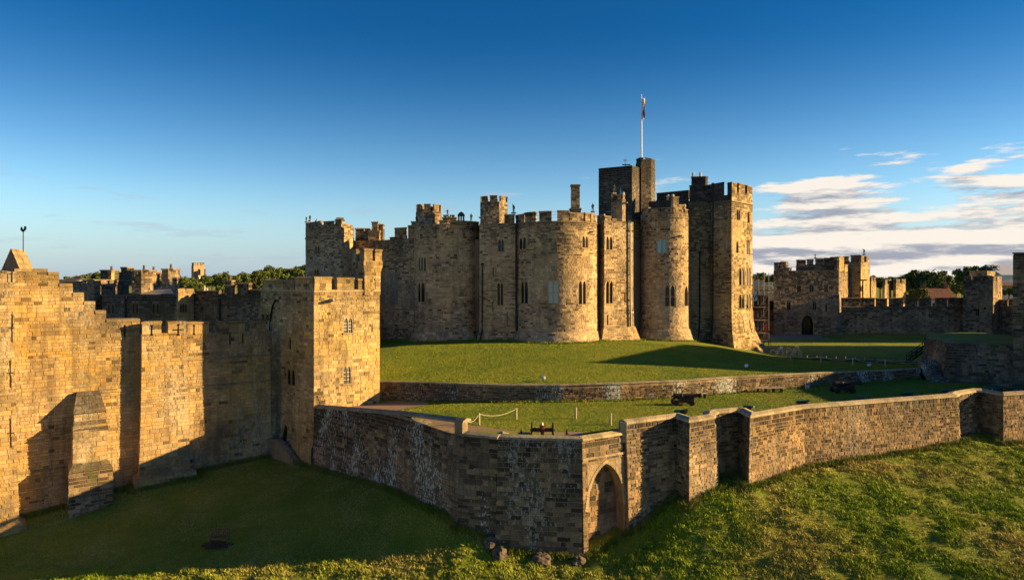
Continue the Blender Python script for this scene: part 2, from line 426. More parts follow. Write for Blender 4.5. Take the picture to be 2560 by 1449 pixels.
def stones(run, z0, z1, ops, style, ch=(.27, .36), cl=(.38, .85), gap=.03, breaks=(), ground=None, proud=(.0, .045), jag=0, topdark=True):
    out = []; lf_ = zf_ = 1.0; hard = sorted(set(list(run.hard) + list(breaks)))
    zmax = max(z1(q * run.L / 60) for q in range(61)); zc = z0; courses = []
    while zc < zmax - .04:
        if len(courses) % 7 == 0: zf_ = U(.74, 1.16)
        h = U(*ch) * zf_; courses.append((zc, zc + h)); zc += h
    for sa, sb in zip(hard, hard[1:]):
        if sb - sa < .08: continue
        for ci, (c, d) in enumerate(courses):
            if c > max(z1(sa + .01), z1(sb - .01)) - .04: continue
            if ci % 5 == 0: lf_ = U(.75, 1.25)
            q = sa; cuts = [sa]; first = U(*cl) * (.55 if ci % 2 else 1)
            q += first
            while q < sb - cl[0] * .7: cuts.append(q); q += U(*cl) * lf_
            cuts.append(sb)
            for a, b in zip(cuts, cuts[1:]):
                if b - a < .05: continue
                segs = [(a, b)]
                for o in ops:
                    if o[2] < d - .03 and o[3] > c + .03:
                        ns = []
                        for (u, v) in segs:
                            if o[1] <= u or o[0] >= v: ns.append((u, v)); continue
                            if o[0] - u > .07: ns.append((u, o[0] - .0))
                            if v - o[1] > .07: ns.append((o[1] + .0, v))
                        segs = ns
                for (u, v) in segs:
                    ta, tb = z1(u + 2e-3), z1(v - 2e-3); da, db = min(d, ta), min(d, tb)
                    if max(da, db) - c < .05: continue
                    um = run.P((u + v) / 2, (c + d) / 2)
                    if ground and ground(um[0], um[1]) > d + .1: continue
                    g = gap / 2; pr = U(*proud); ch_ = min(.03, (v - u) * .2)
                    ga = 0 if u in (sa,) else g; gb = 0 if v in (sb,) else g
                    jz = U(-jag, jag)
                    u0, v0 = u + ga, v - gb; lo = c + g; ha, hb = max(lo + .02, da - g), max(lo + .02, db - g)
                    if jag: lo += U(0, jag); ha -= U(0, jag); hb -= U(0, jag)
                    e = ch_ * .7; oo = -.02
                    ua = u0 + (e if ga else 0); va = v0 - (e if gb else 0)
                    V = [run.P(u0, lo, oo), run.P(v0, lo, oo), run.P(v0, hb, oo), run.P(u0, ha, oo),
                         run.P(ua, lo + e * .6, pr), run.P(va, lo + e * .6, pr), run.P(va, hb - e * .6, pr), run.P(ua, ha - e * .6, pr)]
                    out.append((V, tone(style, um[0], um[1], um[2], z1((u + v) / 2) if topdark else None)))
    return out
SF = [(4, 5, 6, 7), (0, 1, 5, 4), (1, 2, 6, 5), (2, 3, 7, 6), (3, 0, 4, 7)]
def emit(buf, m, parent, indiv=0):
    """the stones that show largest become blocks of their own, the rest one mass"""
    if indiv:
        def key(it):
            V = it[0]; c = [sum(v[k] for v in V[4:]) / 4 for k in range(3)]
            u = 1280 + c[0] / c[1] * F; vv = HY + (H - c[2]) / c[1] * F
            if not (0 < u < 2560 and 0 < vv < 1449): return 0
            pj = [(v[0] / v[1] * F, v[2] / v[1] * F - H / v[1] * F) for v in V[4:]]
            ar = .5 * sum(pj[i][0] * pj[(i + 1) % 4][1] - pj[(i + 1) % 4][0] * pj[i][1] for i in range(4))
            return ar
        buf.sort(key=key, reverse=True)
        for V, t in buf[:indiv]: mk('stone', V, SF, m, parent, tone=t)
        buf = buf[indiv:]
    if not buf: return
    V = np.array([b[0] for b in buf]).reshape(-1, 3); T = np.repeat(np.array([b[1] for b in buf]), 8, axis=0)
    Fc = [tuple(8 * i + k for k in f) for i in range(len(buf)) for f in SF]
    mk('stonework', V, Fc, m, parent, tone=T, kind='stuff')

def blockwall(run, s0, s1, z0, z1, t, style, cope=.16, proud=.03, ch=.32, cl=.55, over=.05, peak=.0):
    """free-standing piece of wall (a merlon, a chimney side) of through-stones with a coping"""
    z1 += U(-.04, .03); s0 += U(-.02, .02); s1 += U(-.02, .02); mb = MB(); z = z0
    def blk(a, b, c, d, o0, o1, col, pk=0):
        V = [run.P(a, c, o0), run.P(b, c, o0), run.P(b, c, o1), run.P(a, c, o1), run.P(a, d, o0), run.P(b, d, o0), run.P(b, d, o1), run.P(a, d, o1)]
        if pk:
            mid = (o0 + o1) / 2; V += [run.P(a, d + pk, mid), run.P(b, d + pk, mid)]
            mb.add(V, [(0, 3, 2, 1), (0, 1, 5, 4), (2, 3, 7, 6), (4, 5, 9, 8), (6, 7, 8, 9), (0, 4, 8, 7, 3), (1, 2, 6, 9, 5)], col)
        else: mb.add(V, BOXF, col)
    zc = z1 - cope
    while z < zc - .03:
        h = min(ch * U(.9, 1.1), zc - z)
        if zc - z - h < .12: h = zc - z
        q = s0
        while q < s1 - .01:
            wd = cl * U(.7, 1.3)
            if s1 - q - wd < .2: wd = s1 - q
            p_ = run.P(q, z); blk(q + .006, q + wd - .006, z + .006, z + h - .006, U(0, proud), -t + U(-.02, .02), tone(style, p_[0], p_[1], z, z1)); q += wd
        z += h
    p_ = run.P(s0, z1); c = tone(style, p_[0], p_[1], z1); c = tuple(k * .62 for k in c)
    blk(s0 - over, s1 + over, zc, z1, proud + over, -t - over, c, peak)
    return mb
def merlons(run, lst, parent, style, m, t=.55, yb=None, peak=.08):
    """lst: (px0, px1, ytop, ybottom)"""
    for px0, px1, y0, y1 in lst:
        a, da = run.at(px0); b, db = run.at(px1)
        if b < a: a, b = b, a
        d = (da + db) / 2
        zb = Z(y1, d) - .05
        if getattr(run, 'zt', None): zb = min(zb, run.zt(a + .01) - .02, run.zt(b - .01) - .02)
        blockwall(run, a, b, zb, Z(y0, d) - peak, t, style, peak=peak).mk('merlon', m, parent)
def merlons_auto(run, z0, h, parent, style, m, mw=1.6, gw=.8, t=.5, s0=0, s1=None, start=0):
    s1 = run.L if s1 is None else s1; n = max(1, round((s1 - s0 + gw) / (mw + gw))); k = (s1 - s0 + gw) / (n * (mw + gw))
    for i in range(n):
        a = s0 + i * (mw + gw) * k; blockwall(run, a, a + mw * k, z0 if not callable(z0) else z0(a + mw * k / 2), (z0 if not callable(z0) else z0(a + mw * k / 2)) + h, t, style, peak=.08).mk('merlon', m, parent)

class Win:
    """a window seen at cx: n pointed lights between y0 and y1"""
    def __init__(s, cx, y0, y1, w_, n=2, glass='glass', depth=.38, hood=False, sill=True, bars=False, transom=False, frame=None, arch=True, name='window', fd=.14):
        s.__dict__.update(locals())
    def op(s, run):
        a, d1 = run.at(s.cx - s.w_ / 2); b, d2 = run.at(s.cx + s.w_ / 2); d = (d1 + d2) / 2
        s.a, s.b = min(a, b), max(a, b); s.z0, s.z1 = Z(s.y1, d), Z(s.y0, d); s.d = d
        return (s.a, s.b, s.z0, s.z1, s.depth)
    def build(s, run, parent, m, col):
        a, b, z0, z1 = s.a, s.b, s.z0, s.z1; W = b - a; n = s.n; jw = max(.05, min(.13, W * .07)); fd = s.fd
        lw = (W - jw * (n + 1)) / n; mb = MB(); o0, o1 = -.02, -.02 - fd
        def quad(u0, v0, u1, v1):
            V = [run.P(u0, v0, o0), run.P(u1, v0, o0), run.P(u1, v1, o0), run.P(u0, v1, o0), run.P(u0, v0, o1), run.P(u1, v0, o1), run.P(u1, v1, o1), run.P(u0, v1, o1)]
            mb.add(V, [(0, 1, 2, 3), (0, 3, 7, 4), (1, 5, 6, 2), (3, 2, 6, 7), (0, 4, 5, 1)], col)
        for i in range(n + 1): quad(a + i * (lw + jw), z0, a + i * (lw + jw) + jw, z1)
        ah = min(lw * 1.05, (z1 - z0) * .4) if s.arch else .04
        panes = []
        for i in range(n):
            u0 = a + jw + i * (lw + jw); K = 8
            hs_ = []
            for k in range(K + 1):
                x = abs(2 * k / K - 1); hs_.append(z1 - .06 - ah + ah * (math.sqrt(max(0, 1 - ((x + .45) / 1.45) ** 2)) / math.sqrt(1 - (.45 / 1.45) ** 2)) if s.arch else z1 - .06)
            for k in range(K):
                ua, ub = u0 + lw * k / K, u0 + lw * (k + 1) / K
                V = [run.P(ua, hs_[k], o0), run.P(ub, hs_[k + 1], o0), run.P(ub, z1, o0), run.P(ua, z1, o0), run.P(ua, hs_[k], o1), run.P(ub, hs_[k + 1], o1)]
                mb.add(V, [(0, 1, 2, 3), (0, 4, 5, 1)], col)
            panes.append((u0, hs_))
        f = mb.mk(s.name, m, parent)
        for u0, hs_ in panes:
            pm = MB(); K = len(hs_) - 1; o = o1 + .02
            for k in range(K):
                ua, ub = u0 + lw * k / K, u0 + lw * (k + 1) / K
                pm.add([run.P(ua, z0, o), run.P(ub, z0, o), run.P(ub, hs_[k + 1], o), run.P(ua, hs_[k], o)], [(0, 1, 2, 3)], col)
            pm.mk('pane', M[s.glass], f)
            if s.bars or s.transom:
                bm = MB(); oo = o + .04
                def bar(u, v, c, d_):
                    V = [run.P(u, c, oo), run.P(v, c, oo), run.P(v, d_, oo), run.P(u, d_, oo), run.P(u, c, o), run.P(v, c, o), run.P(v, d_, o), run.P(u, d_, o)]
                    bm.add(V, BOXF, col)
                if s.bars:
                    bar(u0 + lw * .47, u0 + lw * .53, z0, z1 - .1)
                    for k in range(1, 4): bar(u0, u0 + lw, z0 + (z1 - z0 - .3) * k / 4 - .02, z0 + (z1 - z0 - .3) * k / 4 + .02)
                    bm.mk('glazing_bar', M['white'], f)
                else:
                    zm = z0 + (z1 - z0) * .45; bar(u0, u0 + lw, zm - .04, zm + .04); bm.mk('transom', m, f)
        if s.sill:
            sb = MB(); V = []
            for z_ in (z0 - .16, z0 + .0):
                for (q, o) in ((a - .1, .10), (b + .1, .10), (b + .1, -.1), (a - .1, -.1)): V.append(run.P(q, z_, o))
            sb.add(V, BOXF, tuple(k * .75 for k in col)); sb.mk('sill', m, f)
        if s.hood:
            hb = MB(); K = 10; pts_ = []
            for i in range(n):
                u0 = panes[i][0] - .08; ww = lw + .16
                for k in range(K + 1):
                    x = abs(2 * k / K - 1); pts_.append((u0 + ww * k / K, z1 - ah + (ah + .12) * (math.sqrt(max(0, 1 - ((x + .45) / 1.45) ** 2)) / math.sqrt(1 - (.45 / 1.45) ** 2))))
                hv = []
                for k in range(K):
                    (u, zu), (v, zv) = pts_[-K - 1 + k], pts_[-K + k]
                    V = [run.P(u, zu, .09), run.P(v, zv, .09), run.P(v, zv + .13, .09), run.P(u, zu + .13, .09), run.P(u, zu, 0), run.P(v, zv, 0), run.P(v, zv + .13, 0), run.P(u, zu + .13, 0)]
                    hb.add(V, BOXF, tuple(k_ * 1.1 for k_ in col))
            hb.mk('hood_mould', m, f)
class Slit:
    def __init__(s, cx, y0, y1, w_=.14, cross=None, cw=.7): s.__dict__.update(locals())
    def ops(s, run):
        q, d = run.at(s.cx); s.q = q; s.z0, s.z1 = Z(s.y1, d), Z(s.y0, d); r = [(q - s.w_ / 2, q + s.w_ / 2, s.z0, s.z1, .3)]
        if s.cross: zc = Z(s.cross, d); r.append((q - s.cw / 2, q + s.cw / 2, zc - .04, zc + .04, .3))
        s.r = r; return r
    def build(s, run, parent, m, col):
        mb = MB()
        for a, b, c, d, _ in s.r: mb.add([run.P(a, c, -.16), run.P(b, c, -.16), run.P(b, d, -.16), run.P(a, d, -.16)], [(0, 1, 2, 3)], col)  # dark sheet set in the recess paints the slit's shade
        mb.mk('arrow_slit', M['glass'], parent)

def face(parent, run, z0, z1, style, m, wins=(), extra=(), thick=.8, indiv=0, breaks=(), ch=(.27, .36), cl=(.38, .85), gap=.03, name='wall', ground=None, proud=(0, .03), jag=.008, back=True, wincol=None, buf=None):
    if not callable(z1):
        zz = z1; z1 = lambda q, zz=zz: zz
    run.zt = z1
    ops = list(extra)
    for w_ in wins:
        if isinstance(w_, Win): ops.append(w_.op(run))
        else: ops += w_.ops(run)
    mo = PAL[style]['mortar']
    co = core(run, z0, z1, ops, name, m, parent, mo, thick, breaks, back=back)
    st = stones(run, z0, z1, ops, style, ch, cl, gap, breaks, ground, proud, jag)
    emit(st, m, co, indiv)
    wc = wincol or tuple(sum(c[k] for c in PAL[style]['p']) / len(PAL[style]['p']) * 1.05 for k in range(3))
    for w_ in wins: w_.build(run, parent, m, wc)
    return co
def deck(poly, z, parent, m, name='roof'):
    mb = MB(); mb.prism(poly, z - .3, z, (.12, .11, .10)); return mb.mk(name, m, parent)
def string_course(run, z, parent, m, col, h=.16, o=.12, s0=0, s1=None, name='string_course'):
    s1 = run.L if s1 is None else s1; qs = [s0] + [q for q in run.s if s0 + .01 < q < s1 - .01] + [s1]; mb = MB()
    for a, b in zip(qs, qs[1:]):
        V = [run.P(a, z, -.05), run.P(b, z, -.05), run.P(b, z, o), run.P(a, z, o), run.P(a, z + h, -.05), run.P(b, z + h, -.05), run.P(b, z + h, o * .5), run.P(a, z + h, o * .5)]
        mb.add(V, BOXF, col)
    return mb.mk(name, m, parent)
def pipe(run, px, y0, y1, parent, m, r=.09, name='drainpipe', o=.16, hop=True):
    q, d = run.at(px); zt, zb = Z(y0, d), Z(y1, d); mb = MB(); N = 8
    mb.tube([run.P(q, zb + (zt - zb) * k / N, o) for k in range(N + 1)], r, 6)
    for k in range(1, N):
        z_ = zb + (zt - zb) * k / N; mb.tube([run.P(q, z_ - .08, o), run.P(q, z_ + .08, o)], r * 1.45, 6)
    f = mb.mk(name, m, parent)
    if hop:
        h = MB(); p_ = run.P(q, zt, o); h.box((p_[0], p_[1], zt + .12), (.36, .3, .34)); h.mk('hopper', m, f)
    return f

# ------------------------------------------------------------------ terrain
def rbf(pts):
    A = np.array(pts, float); P_ = A[:, :2]; z = A[:, 2]; D = np.linalg.norm(P_[:, None] - P_[None], axis=2)
    n = len(A); K = np.zeros((n + 3, n + 3)); K[:n, :n] = D; K[:n, n] = 1; K[n, :n] = 1; K[:n, n + 1:n + 3] = P_ / 50; K[n + 1:n + 3, :n] = (P_ / 50).T
    wv = np.linalg.solve(K + np.eye(n + 3) * 1e-9, np.concatenate([z, [0, 0, 0]]))
    def f(x, y):
        x = np.asarray(x, float); y = np.asarray(y, float)
        r = np.sqrt((x[..., None] - P_[:, 0]) ** 2 + (y[..., None] - P_[:, 1]) ** 2 + .3)
        return r @ wv[:n] + wv[n] + x / 50 * wv[n + 1] + y / 50 * wv[n + 2]
    return f
def g(px, d, z): return (X(px, d), d, z)
FG = [g(-100, 55.5, -.6), g(0, 57.6, -.3), g(160, 59.5, .0), g(350, 62, .8), g(500, 66, 1.2), g(665, 70.7, 1.7), g(785, 66.7, 1.75), g(970, 58.2, 2.35), g(1130, 51.8, 2.65), g(1200, 50.2, 1.6),
      g(1240, 49.5, .55), g(1350, 49.2, .2), g(1450, 48.8, .1), g(1510, 50, .55), g(1575, 51, 1.2), g(1640, 52, 2.4), g(1725, 51.5, 3.35), g(1800, 52.5, 3.75), g(1875, 53, 4.0), g(2100, 58, 4.5),
      g(2380, 62.5, 5.05), g(2560, 64, 4.8), g(2800, 68, 5), g(0, 47.6, -2.6), g(0, 52, -2.1), g(300, 50, -1.7), g(300, 57, -.2), g(548, 53, -.6), g(800, 52, .0), g(800, 58, 1.2), g(1000, 50, .2), g(1100, 49, .25), g(900, 47, -.9), g(1300, 46.3, -.45),
      g(1600, 47, .6), g(1600, 44.5, -.1), g(1900, 44.5, .6), g(1900, 48.5, 2.3), g(2200, 54, 3.8), g(2200, 46, 1.7), g(2560, 42, 1.3), g(2560, 52, 3.2), (-60, 40, -2), (0, 35, -2), (0, 15, -4), (50, 30, -2), (80, 50, 3), (-90, 60, -1),
      (90, 90, 6), (0, 75, 4), (30, 75, 5), (-40, 80, 3), (-100, 110, 4), (100, 140, 6), (0, 150, 6)]
fz = rbf(FG)
def fieldz(x, y): return float(fz(x, y))
TR = [(-45, 80, 7.0), (-19, 66, 7.2), (-13.3, 70.5, 7.1), (-13, 73, 7.25), (-6, 66, 7.8), (-12, 60, 7.7), (-4, 51, 8.0), (5, 49, 8.0), (5, 60, 8.0), (5, 67.3, 8.0), (17, 69.9, 8.0), (27, 74, 8.0), (30, 60, 8.0), (37.6, 78, 8.0), (50, 83, 8.0), (45, 64, 8.0), (57, 77, 7.8), (80, 80, 7.6), (80, 60, 7.8)]
tz = rbf(TR)
MP = [g(950, 73.3, 8.95), g(1100, 70, 9.35), g(1400, 67.6, 9.5), g(1700, 70.2, 9.5), g(1900, 74.3, 9.45), g(2100, 78.2, 9.35), g(2300, 83.3, 9.1), (-40, 80, 8.7), (-70, 90, 8.5),
      g(955, 85, 10.05), g(950, 104, 10.2), g(1030, 97, 10.95), g(1200, 96, 11.2), g(1300, 93, 11.2), g(1400, 80, 10.7), g(1500, 94, 11.3), g(1600, 100, 11.05), g(1735, 100.5, 10.9), g(1700, 85, 10.6), g(1830, 101, 9.95), g(1925, 102, 8.95), g(1960, 96, 8.95),
      g(1850, 85, 9.75), g(2000, 90, 9.1), g(2130, 88, 8.9), g(2215, 87.2, 8.85), g(2300, 87, 8.75), (60, 90, 8.7), (80, 95, 8.6), (0, 120, 11), (30, 125, 10), (-40, 120, 10), (-80, 130, 9)]
mz = rbf(MP)

# --- setting: field ground
def grid_mesh(name, xs, ys, zf, m, keep=None):
    nx, ny = len(xs), len(ys); XX, YY = np.meshgrid(xs, ys); ZZ = zf(XX, YY)
    V = np.stack([XX, YY, ZZ], -1).reshape(-1, 3)
    Fc = [(j * nx + i, j * nx + i + 1, (j + 1) * nx + i + 1, (j + 1) * nx + i) for j in range(ny - 1) for i in range(nx - 1)]
    if keep is not None:
        Fc = [f for f in Fc if keep(V[f[0]], V[f[2]])]
    return mk(name, V, Fc, m, kind='structure', smooth=True)
def nz(x, y, s, seed=0):
    x = np.asarray(x); out = np.empty(x.shape); xf = x.ravel(); yf = np.asarray(y).ravel(); of = out.ravel()
    for i in range(len(xf)): of[i] = mnoise.noise((xf[i] * s, yf[i] * s, seed))
    return of.reshape(x.shape)
def rough_mask(x, y):
    """1 in the unmown meadow, 0 on the mown lawn west of the bastion"""
    edge = 49.3 + np.clip((1.0 - x) / 38, 0, 1) * 2.3
    return np.clip(np.where(x > 3, 1.0, (edge - y) / .8), 0, 1)
def field_surface(x, y):
    z = fz(x, y); far = np.clip((np.hypot(x, y) - 120) / 100, 0, 1)
    z = z * (1 - far) + 5.5 * far
    b = rough_mask(x, y); return z + (nz(x, y * 1.5, .42) * .16 + nz(x, y * 1.6, .95, 5) * .13 + nz(x, y, 2.1, 8) * .05) * b * (1 - far)
xs = np.concatenate([np.arange(-4000, -400, 400), np.arange(-400, -80, 40), np.arange(-80, -40, 2.0), np.arange(-40, 62, .5), np.arange(62, 100, 3), np.arange(100, 400, 40), np.arange(400, 4001, 400)])
ys = np.concatenate([np.arange(-200, 0, 50), np.arange(0, 38, 4), np.arange(38, 70, .45), np.arange(70, 130, 5), np.arange(130, 400, 30), np.arange(400, 8001, 400)])
gm = grid_mesh('ground', xs, ys, field_surface, M['field'])
gm.data.materials.append(M['lawn'])
for p_ in gm.data.polygons:
    c = p_.center + gm.location
    if c.x < 3 and rough_mask(np.array(c.x), np.array(c.y)) < .5 and c.y < 85 and c.x > -70 and c.y > 40: p_.material_index = 1

# plan lines of the terrace
A_ = pt(1150, 50.8); B_ = pt(1245, 49.6); C_ = pt(1455, 49.0); D_ = pt(1565, 51.2)
WFRONT = [pt(787, 66.8), A_, B_, C_, D_, pt(1685, 52.5), pt(1722, 51.7), pt(1788, 52.5), pt(1845, 54.1), pt(1875, 53.1), pt(2010, 57.2), pt(2200, 59.9), pt(2345, 62), pt(2445, 63.4), pt(2510, 63.9), pt(2640, 65.5), pt(2900, 69)]
RET = [(-45, 80), (-20, 75), pt(950, 73), pt(1100, 69.5), pt(1250, 67.6), pt(1400, 67.2), pt(1550, 68), pt(1700, 69.9), pt(1900, 74), pt(2100, 77.9), pt(2300, 83)]
def interp(L, x):
    xs_ = [p[0] for p in L]; return float(np.interp(x, xs_, [p[1] for p in L]))
BACK = RET + [(51, 81.5), (57.5, 77.8), (95, 77.8)]
def strip_mesh(name, x0, x1, step, yf, yb, zf, m, ny=18, dz=0):
    xs_ = np.arange(x0, x1 + step, step); V = []; n = len(xs_)
    for x in xs_:
        a, b = yf(x), yb(x)
        for j in range(ny + 1):
            y = a + (b - a) * j / ny; V.append((x, y, float(zf(x, y)) + dz))
    Fc = [((i * (ny + 1) + j), ((i + 1) * (ny + 1) + j), ((i + 1) * (ny + 1) + j + 1), (i * (ny + 1) + j + 1)) for i in range(n - 1) for j in range(ny)]
    return mk(name, V, Fc, m, kind='structure', smooth=True)
TF = [(-45, 70.5), (-19, 67.2)] + [(p[0], p[1] + .6) for p in WFRONT[1:5]] + [pt(1690, 54.1), pt(1786, 55.7), pt(1847, 56.6), pt(1880, 54.6), pt(2010, 57.9), pt(2200, 60.7), pt(2385, 63.8), pt(2398, 65.0), pt(2448, 66.8), pt(2515, 65.4), pt(2660, 66.3), pt(2950, 69.8)]
strip_mesh('terrace_lawn', -17.6, 95, 1.0, lambda x: interp(TF, x), lambda x: interp(BACK, x) - .1, tz, M['lawn'])
def kpath(x, y):        # gravel inside the bastion
    return 0
gp = MB(); gp.v = []
inner = [(A_[0] + .5, A_[1] + .7), (B_[0] + .2, B_[1] + .6), (C_[0] - .3, C_[1] + .6), (D_[0] - .6, D_[1] + .5), (8.2, 53.2), (6.0, 53.9), (1.5, 53.5), (-1.8, 55.2), (-4.4, 57.2), (-7.5, 60.0), (-8.5, 58.9), (-5.2, 55.2)]
mk('gravel_path', [(x, y, 8.012) for x, y in inner[:8]] + [(x, y, float(tz(x, y)) + .03) for x, y in inner[8:]], [tuple(range(len(inner)))], M['path'], kind='structure')
pl2 = [(-19.0, 67.5), (-14.6, 71), (-12.4, 72.0), (-8.9, 70.6), (-8.2, 67.8), (-11.0, 65.2), (-13.2, 64.3), (-16, 66)]
mk('gravel_path', [(x, y, float(tz(x, y)) + .035) for x, y in pl2], [tuple(range(len(pl2)))], M['path'], kind='structure')
def mound_z(x, y): return mz(x, y)
MBK = [(-70, 128), (20, 128), (38, 101), (48, 94), (64, 92), (70, 92)]
strip_mesh('mound', -62, 66, 1.0, lambda x: interp(RET + [(70, 80)], x) + .25, lambda x: interp(MBK, x), mound_z, M['lawn'], ny=40)
# outer bailey: ditch foot, bank and plateau
def bailey_z(x, y):
    t = np.clip((np.asarray(y) - 101 - np.asarray(x) * .02) / 9.0, 0, 1); t = t * t * (3 - 2 * t)
    a = 7.95 + t * .95; k = np.clip((np.asarray(x) - 28) / 10, 0, 1)
    return a * k + 9.6 * (1 - k) + np.clip((138 - np.asarray(y)) / 40, -1, 0) * .0
strip_mesh('outer_bailey_lawn', 24, 130, 2.0, lambda x: max(interp([(24, 118), (38, 98), (48, 91), (60, 89), (70, 78), (130, 78)], x), 0), lambda x: 260, bailey_z, M['lawn'], ny=90)
mk('gatehouse_path', [(*pt(1925, 128), 8.93), (*pt(2060, 128), 8.93), (*pt(2050, 139), 8.93), (*pt(1985, 139), 8.93), (*pt(1850, 137), 8.93)], [(0, 1, 2, 3, 4)], M['path'], kind='structure')

# ================================================================== LEFT CURTAIN WALL
lw = thing('curtain_wall', 'tall golden sandstone curtain wall with stepped top at the left edge, joining the square tower', 'castle wall', (-36, 62, 0))
L0 = Vector(pt(38, 58.2)); L1 = Vector(pt(668, 70.7)); ld = (L1 - L0).normalized(); ln = Vector((ld.y, -ld.x))
def onl(px, o=0):
    k = (px - 1280) / F; # x = k*y
    P0 = L0 + ln * o; t = (k * P0.y - P0.x) / (ld.x - k * ld.y); q = P0 + ld * t; return (q.x, q.y)
q350 = Vector(onl(355)); q350o = Vector(onl(355, 1.1)); q467 = Vector(onl(467, 1.1))
a1 = Vector(onl(350)); a2 = a1 + ln * 1.2; b2 = Vector(onl(467, 1.2)); b1 = b2 - ln * 1.2
bat = [(-2, .9), (1.2, .9), (1.35, .45), (1.8, .35), (6, .15), (12, 0)]
runL = Run([onl(36), tuple(a1)], batter=[(-2, .55), (1.6, .5), (1.75, .3), (10, 0)])
stp, brk = runL.steps([(36, 680), (120, 688), (148, 717), (182, 740), (210, 762), (238, 785), (265, 806)])
face(lw, runL, -1.2, stp, 'gold', M['gold'], wins=[Slit(312, 812, 842, .14, 826, .6)], breaks=brk[1:], indiv=170, ch=(.24, .40), cl=(.32, .95), gap=.024, ground=fieldz, thick=2.0, proud=(0, .032))
for i, (a, b) in enumerate(zip(brk, brk[1:] + [runL.L])):
    zt_ = stp(a + .1); q = a
    while q < b - .05:
        wd = min(U(.8, 1.4), b - q)
        if b - q - wd < .35: wd = b - q
        blockwall(runL, q + .01, q + wd - .01, zt_ - .02, zt_ + .3, 1.9, 'gold', cope=.27, over=.0, proud=.08).mk('coping_stone', M['cope'], lw); q += wd
runP = Run([tuple(a1), tuple(a2), tuple(b2), tuple(b1)], batter=[(-2, .75), (1.9, .7), (2.1, .25), (7, .1), (12, 0)])
zc = runP.z(400, 833)
face(lw, runP, -1, zc, 'gold', M['gold'], wins=[], indiv=70, ch=(.24, .40), cl=(.32, .95), gap=.024, ground=fieldz, thick=1.6, proud=(0, .032))
runR = Run([tuple(b1), onl(676)], batter=[(-2, .3), (2.5, .2), (10, 0)])
face(lw, runR, 0, runR.top([(467, 833), (676, 826)]), 'gold', M['gold'], wins=[Slit(575, 836, 862), Slit(607, 834, 858)], indiv=60, ch=(.24, .40), cl=(.32, .95), gap=.024, ground=fieldz, thick=1.8, proud=(0, .032))
for rr, y_ in ((runR, 962), (runR, 895)):
    string_course(rr, rr.z(560, y_), lw, M['mossy'], (.22, .17, .11), .14, .12)
string_course(runL, runL.z(290, 978), lw, M['gold'], (.36, .26, .15), .16, .10, s0=runL.at(255)[0])
string_course(runL, runL.z(70, 1180), lw, M['mossy'], (.18, .14, .08), .2, .14, s0=0, s1=runL.at(170)[0])
# merlons of the projecting tower and the wall behind, with arrow-slit shade put in as dark crosses
def slit_merlon(run, px0, px1, y0, y1, slits):
    a, d1 = run.at(px0); b, d2 = run.at(px1); d = (d1 + d2) / 2
    f = blockwall(run, a, b, Z(y1, d) - .05, Z(y0, d) - .06, .7, 'gold', ch=.42, cl=.8, peak=.06).mk('merlon', M['gold'], lw)
    for px, yy0, yy1, cr in slits:
        q, dd = run.at(px); mb = MB(); z0_, z1_ = Z(yy1, dd), Z(yy0, dd)
        def sl(u, v, c, d_):
            mb.add([run.P(u, c, .045), run.P(v, c, .045), run.P(v, d_, .045), run.P(u, d_, .045), run.P(u, c, -.1), run.P(v, c, -.1), run.P(v, d_, -.1), run.P(u, d_, -.1)], BOXF)
        sl(q - .05, q + .05, z0_, z1_); sl(q - .10, q + .10, z1_ - .12, z1_ + .02)
        sl(q - .10, q + .10, z0_ - .02, z0_ + .12)
        if cr: sl(q - .45, q + .45, (z0_ + z1_) / 2 - .05, (z0_ + z1_) / 2 + .05)
        mb.mk('arrow_slit', M['glass'], f)
slit_merlon(runP, 355, 403, 802, 833, [(380, 812, 838, 0)])
slit_merlon(runP, 420, 466, 802, 833, [(445, 810, 838, 1)])
slit_merlon(runR, 468, 522, 802, 833, [(485, 812, 836, 0)])
slit_merlon(runR, 548, 612, 800, 829, []); slit_merlon(runR, 624, 664, 798, 827, [])
# left pier
pr = Vector(onl(36, 2.0)); pl = pr - ld * 12
runQ = Run([tuple(pl), tuple(pr), onl(36, 0)], batter=[(-3, .9), (-.3, .8), (0, .3), (8, .1), (13, 0)])
zq = Z(705, 57)
face(lw, runQ, -2, zq, 'gold', M['gold'], wins=[Slit(30, 785, 855, .08, 820, .45), Slit(25, 900, 968, .08, 932, .45), Slit(22, 1045, 1118, .08, 1082, .45)], indiv=0, ch=(.26, .42), cl=(.35, 1.0), gap=.024, ground=fieldz, thick=1.2, proud=(0, .032))
merlons(runQ, [(-60, 18, 674, 705), (32, 37, 678, 705)], lw, 'gold', M['gold'], .7)
blockwall(Run([onl(38, 1.9), onl(38, .2)]), 0, 1.5, zq, Z(678, 57.2), .5, 'gold').mk('merlon', M['gold'], lw)
string_course(runQ, Z(985, 56.5), lw, M['gold'], (.33, .24, .13), .2, .14)
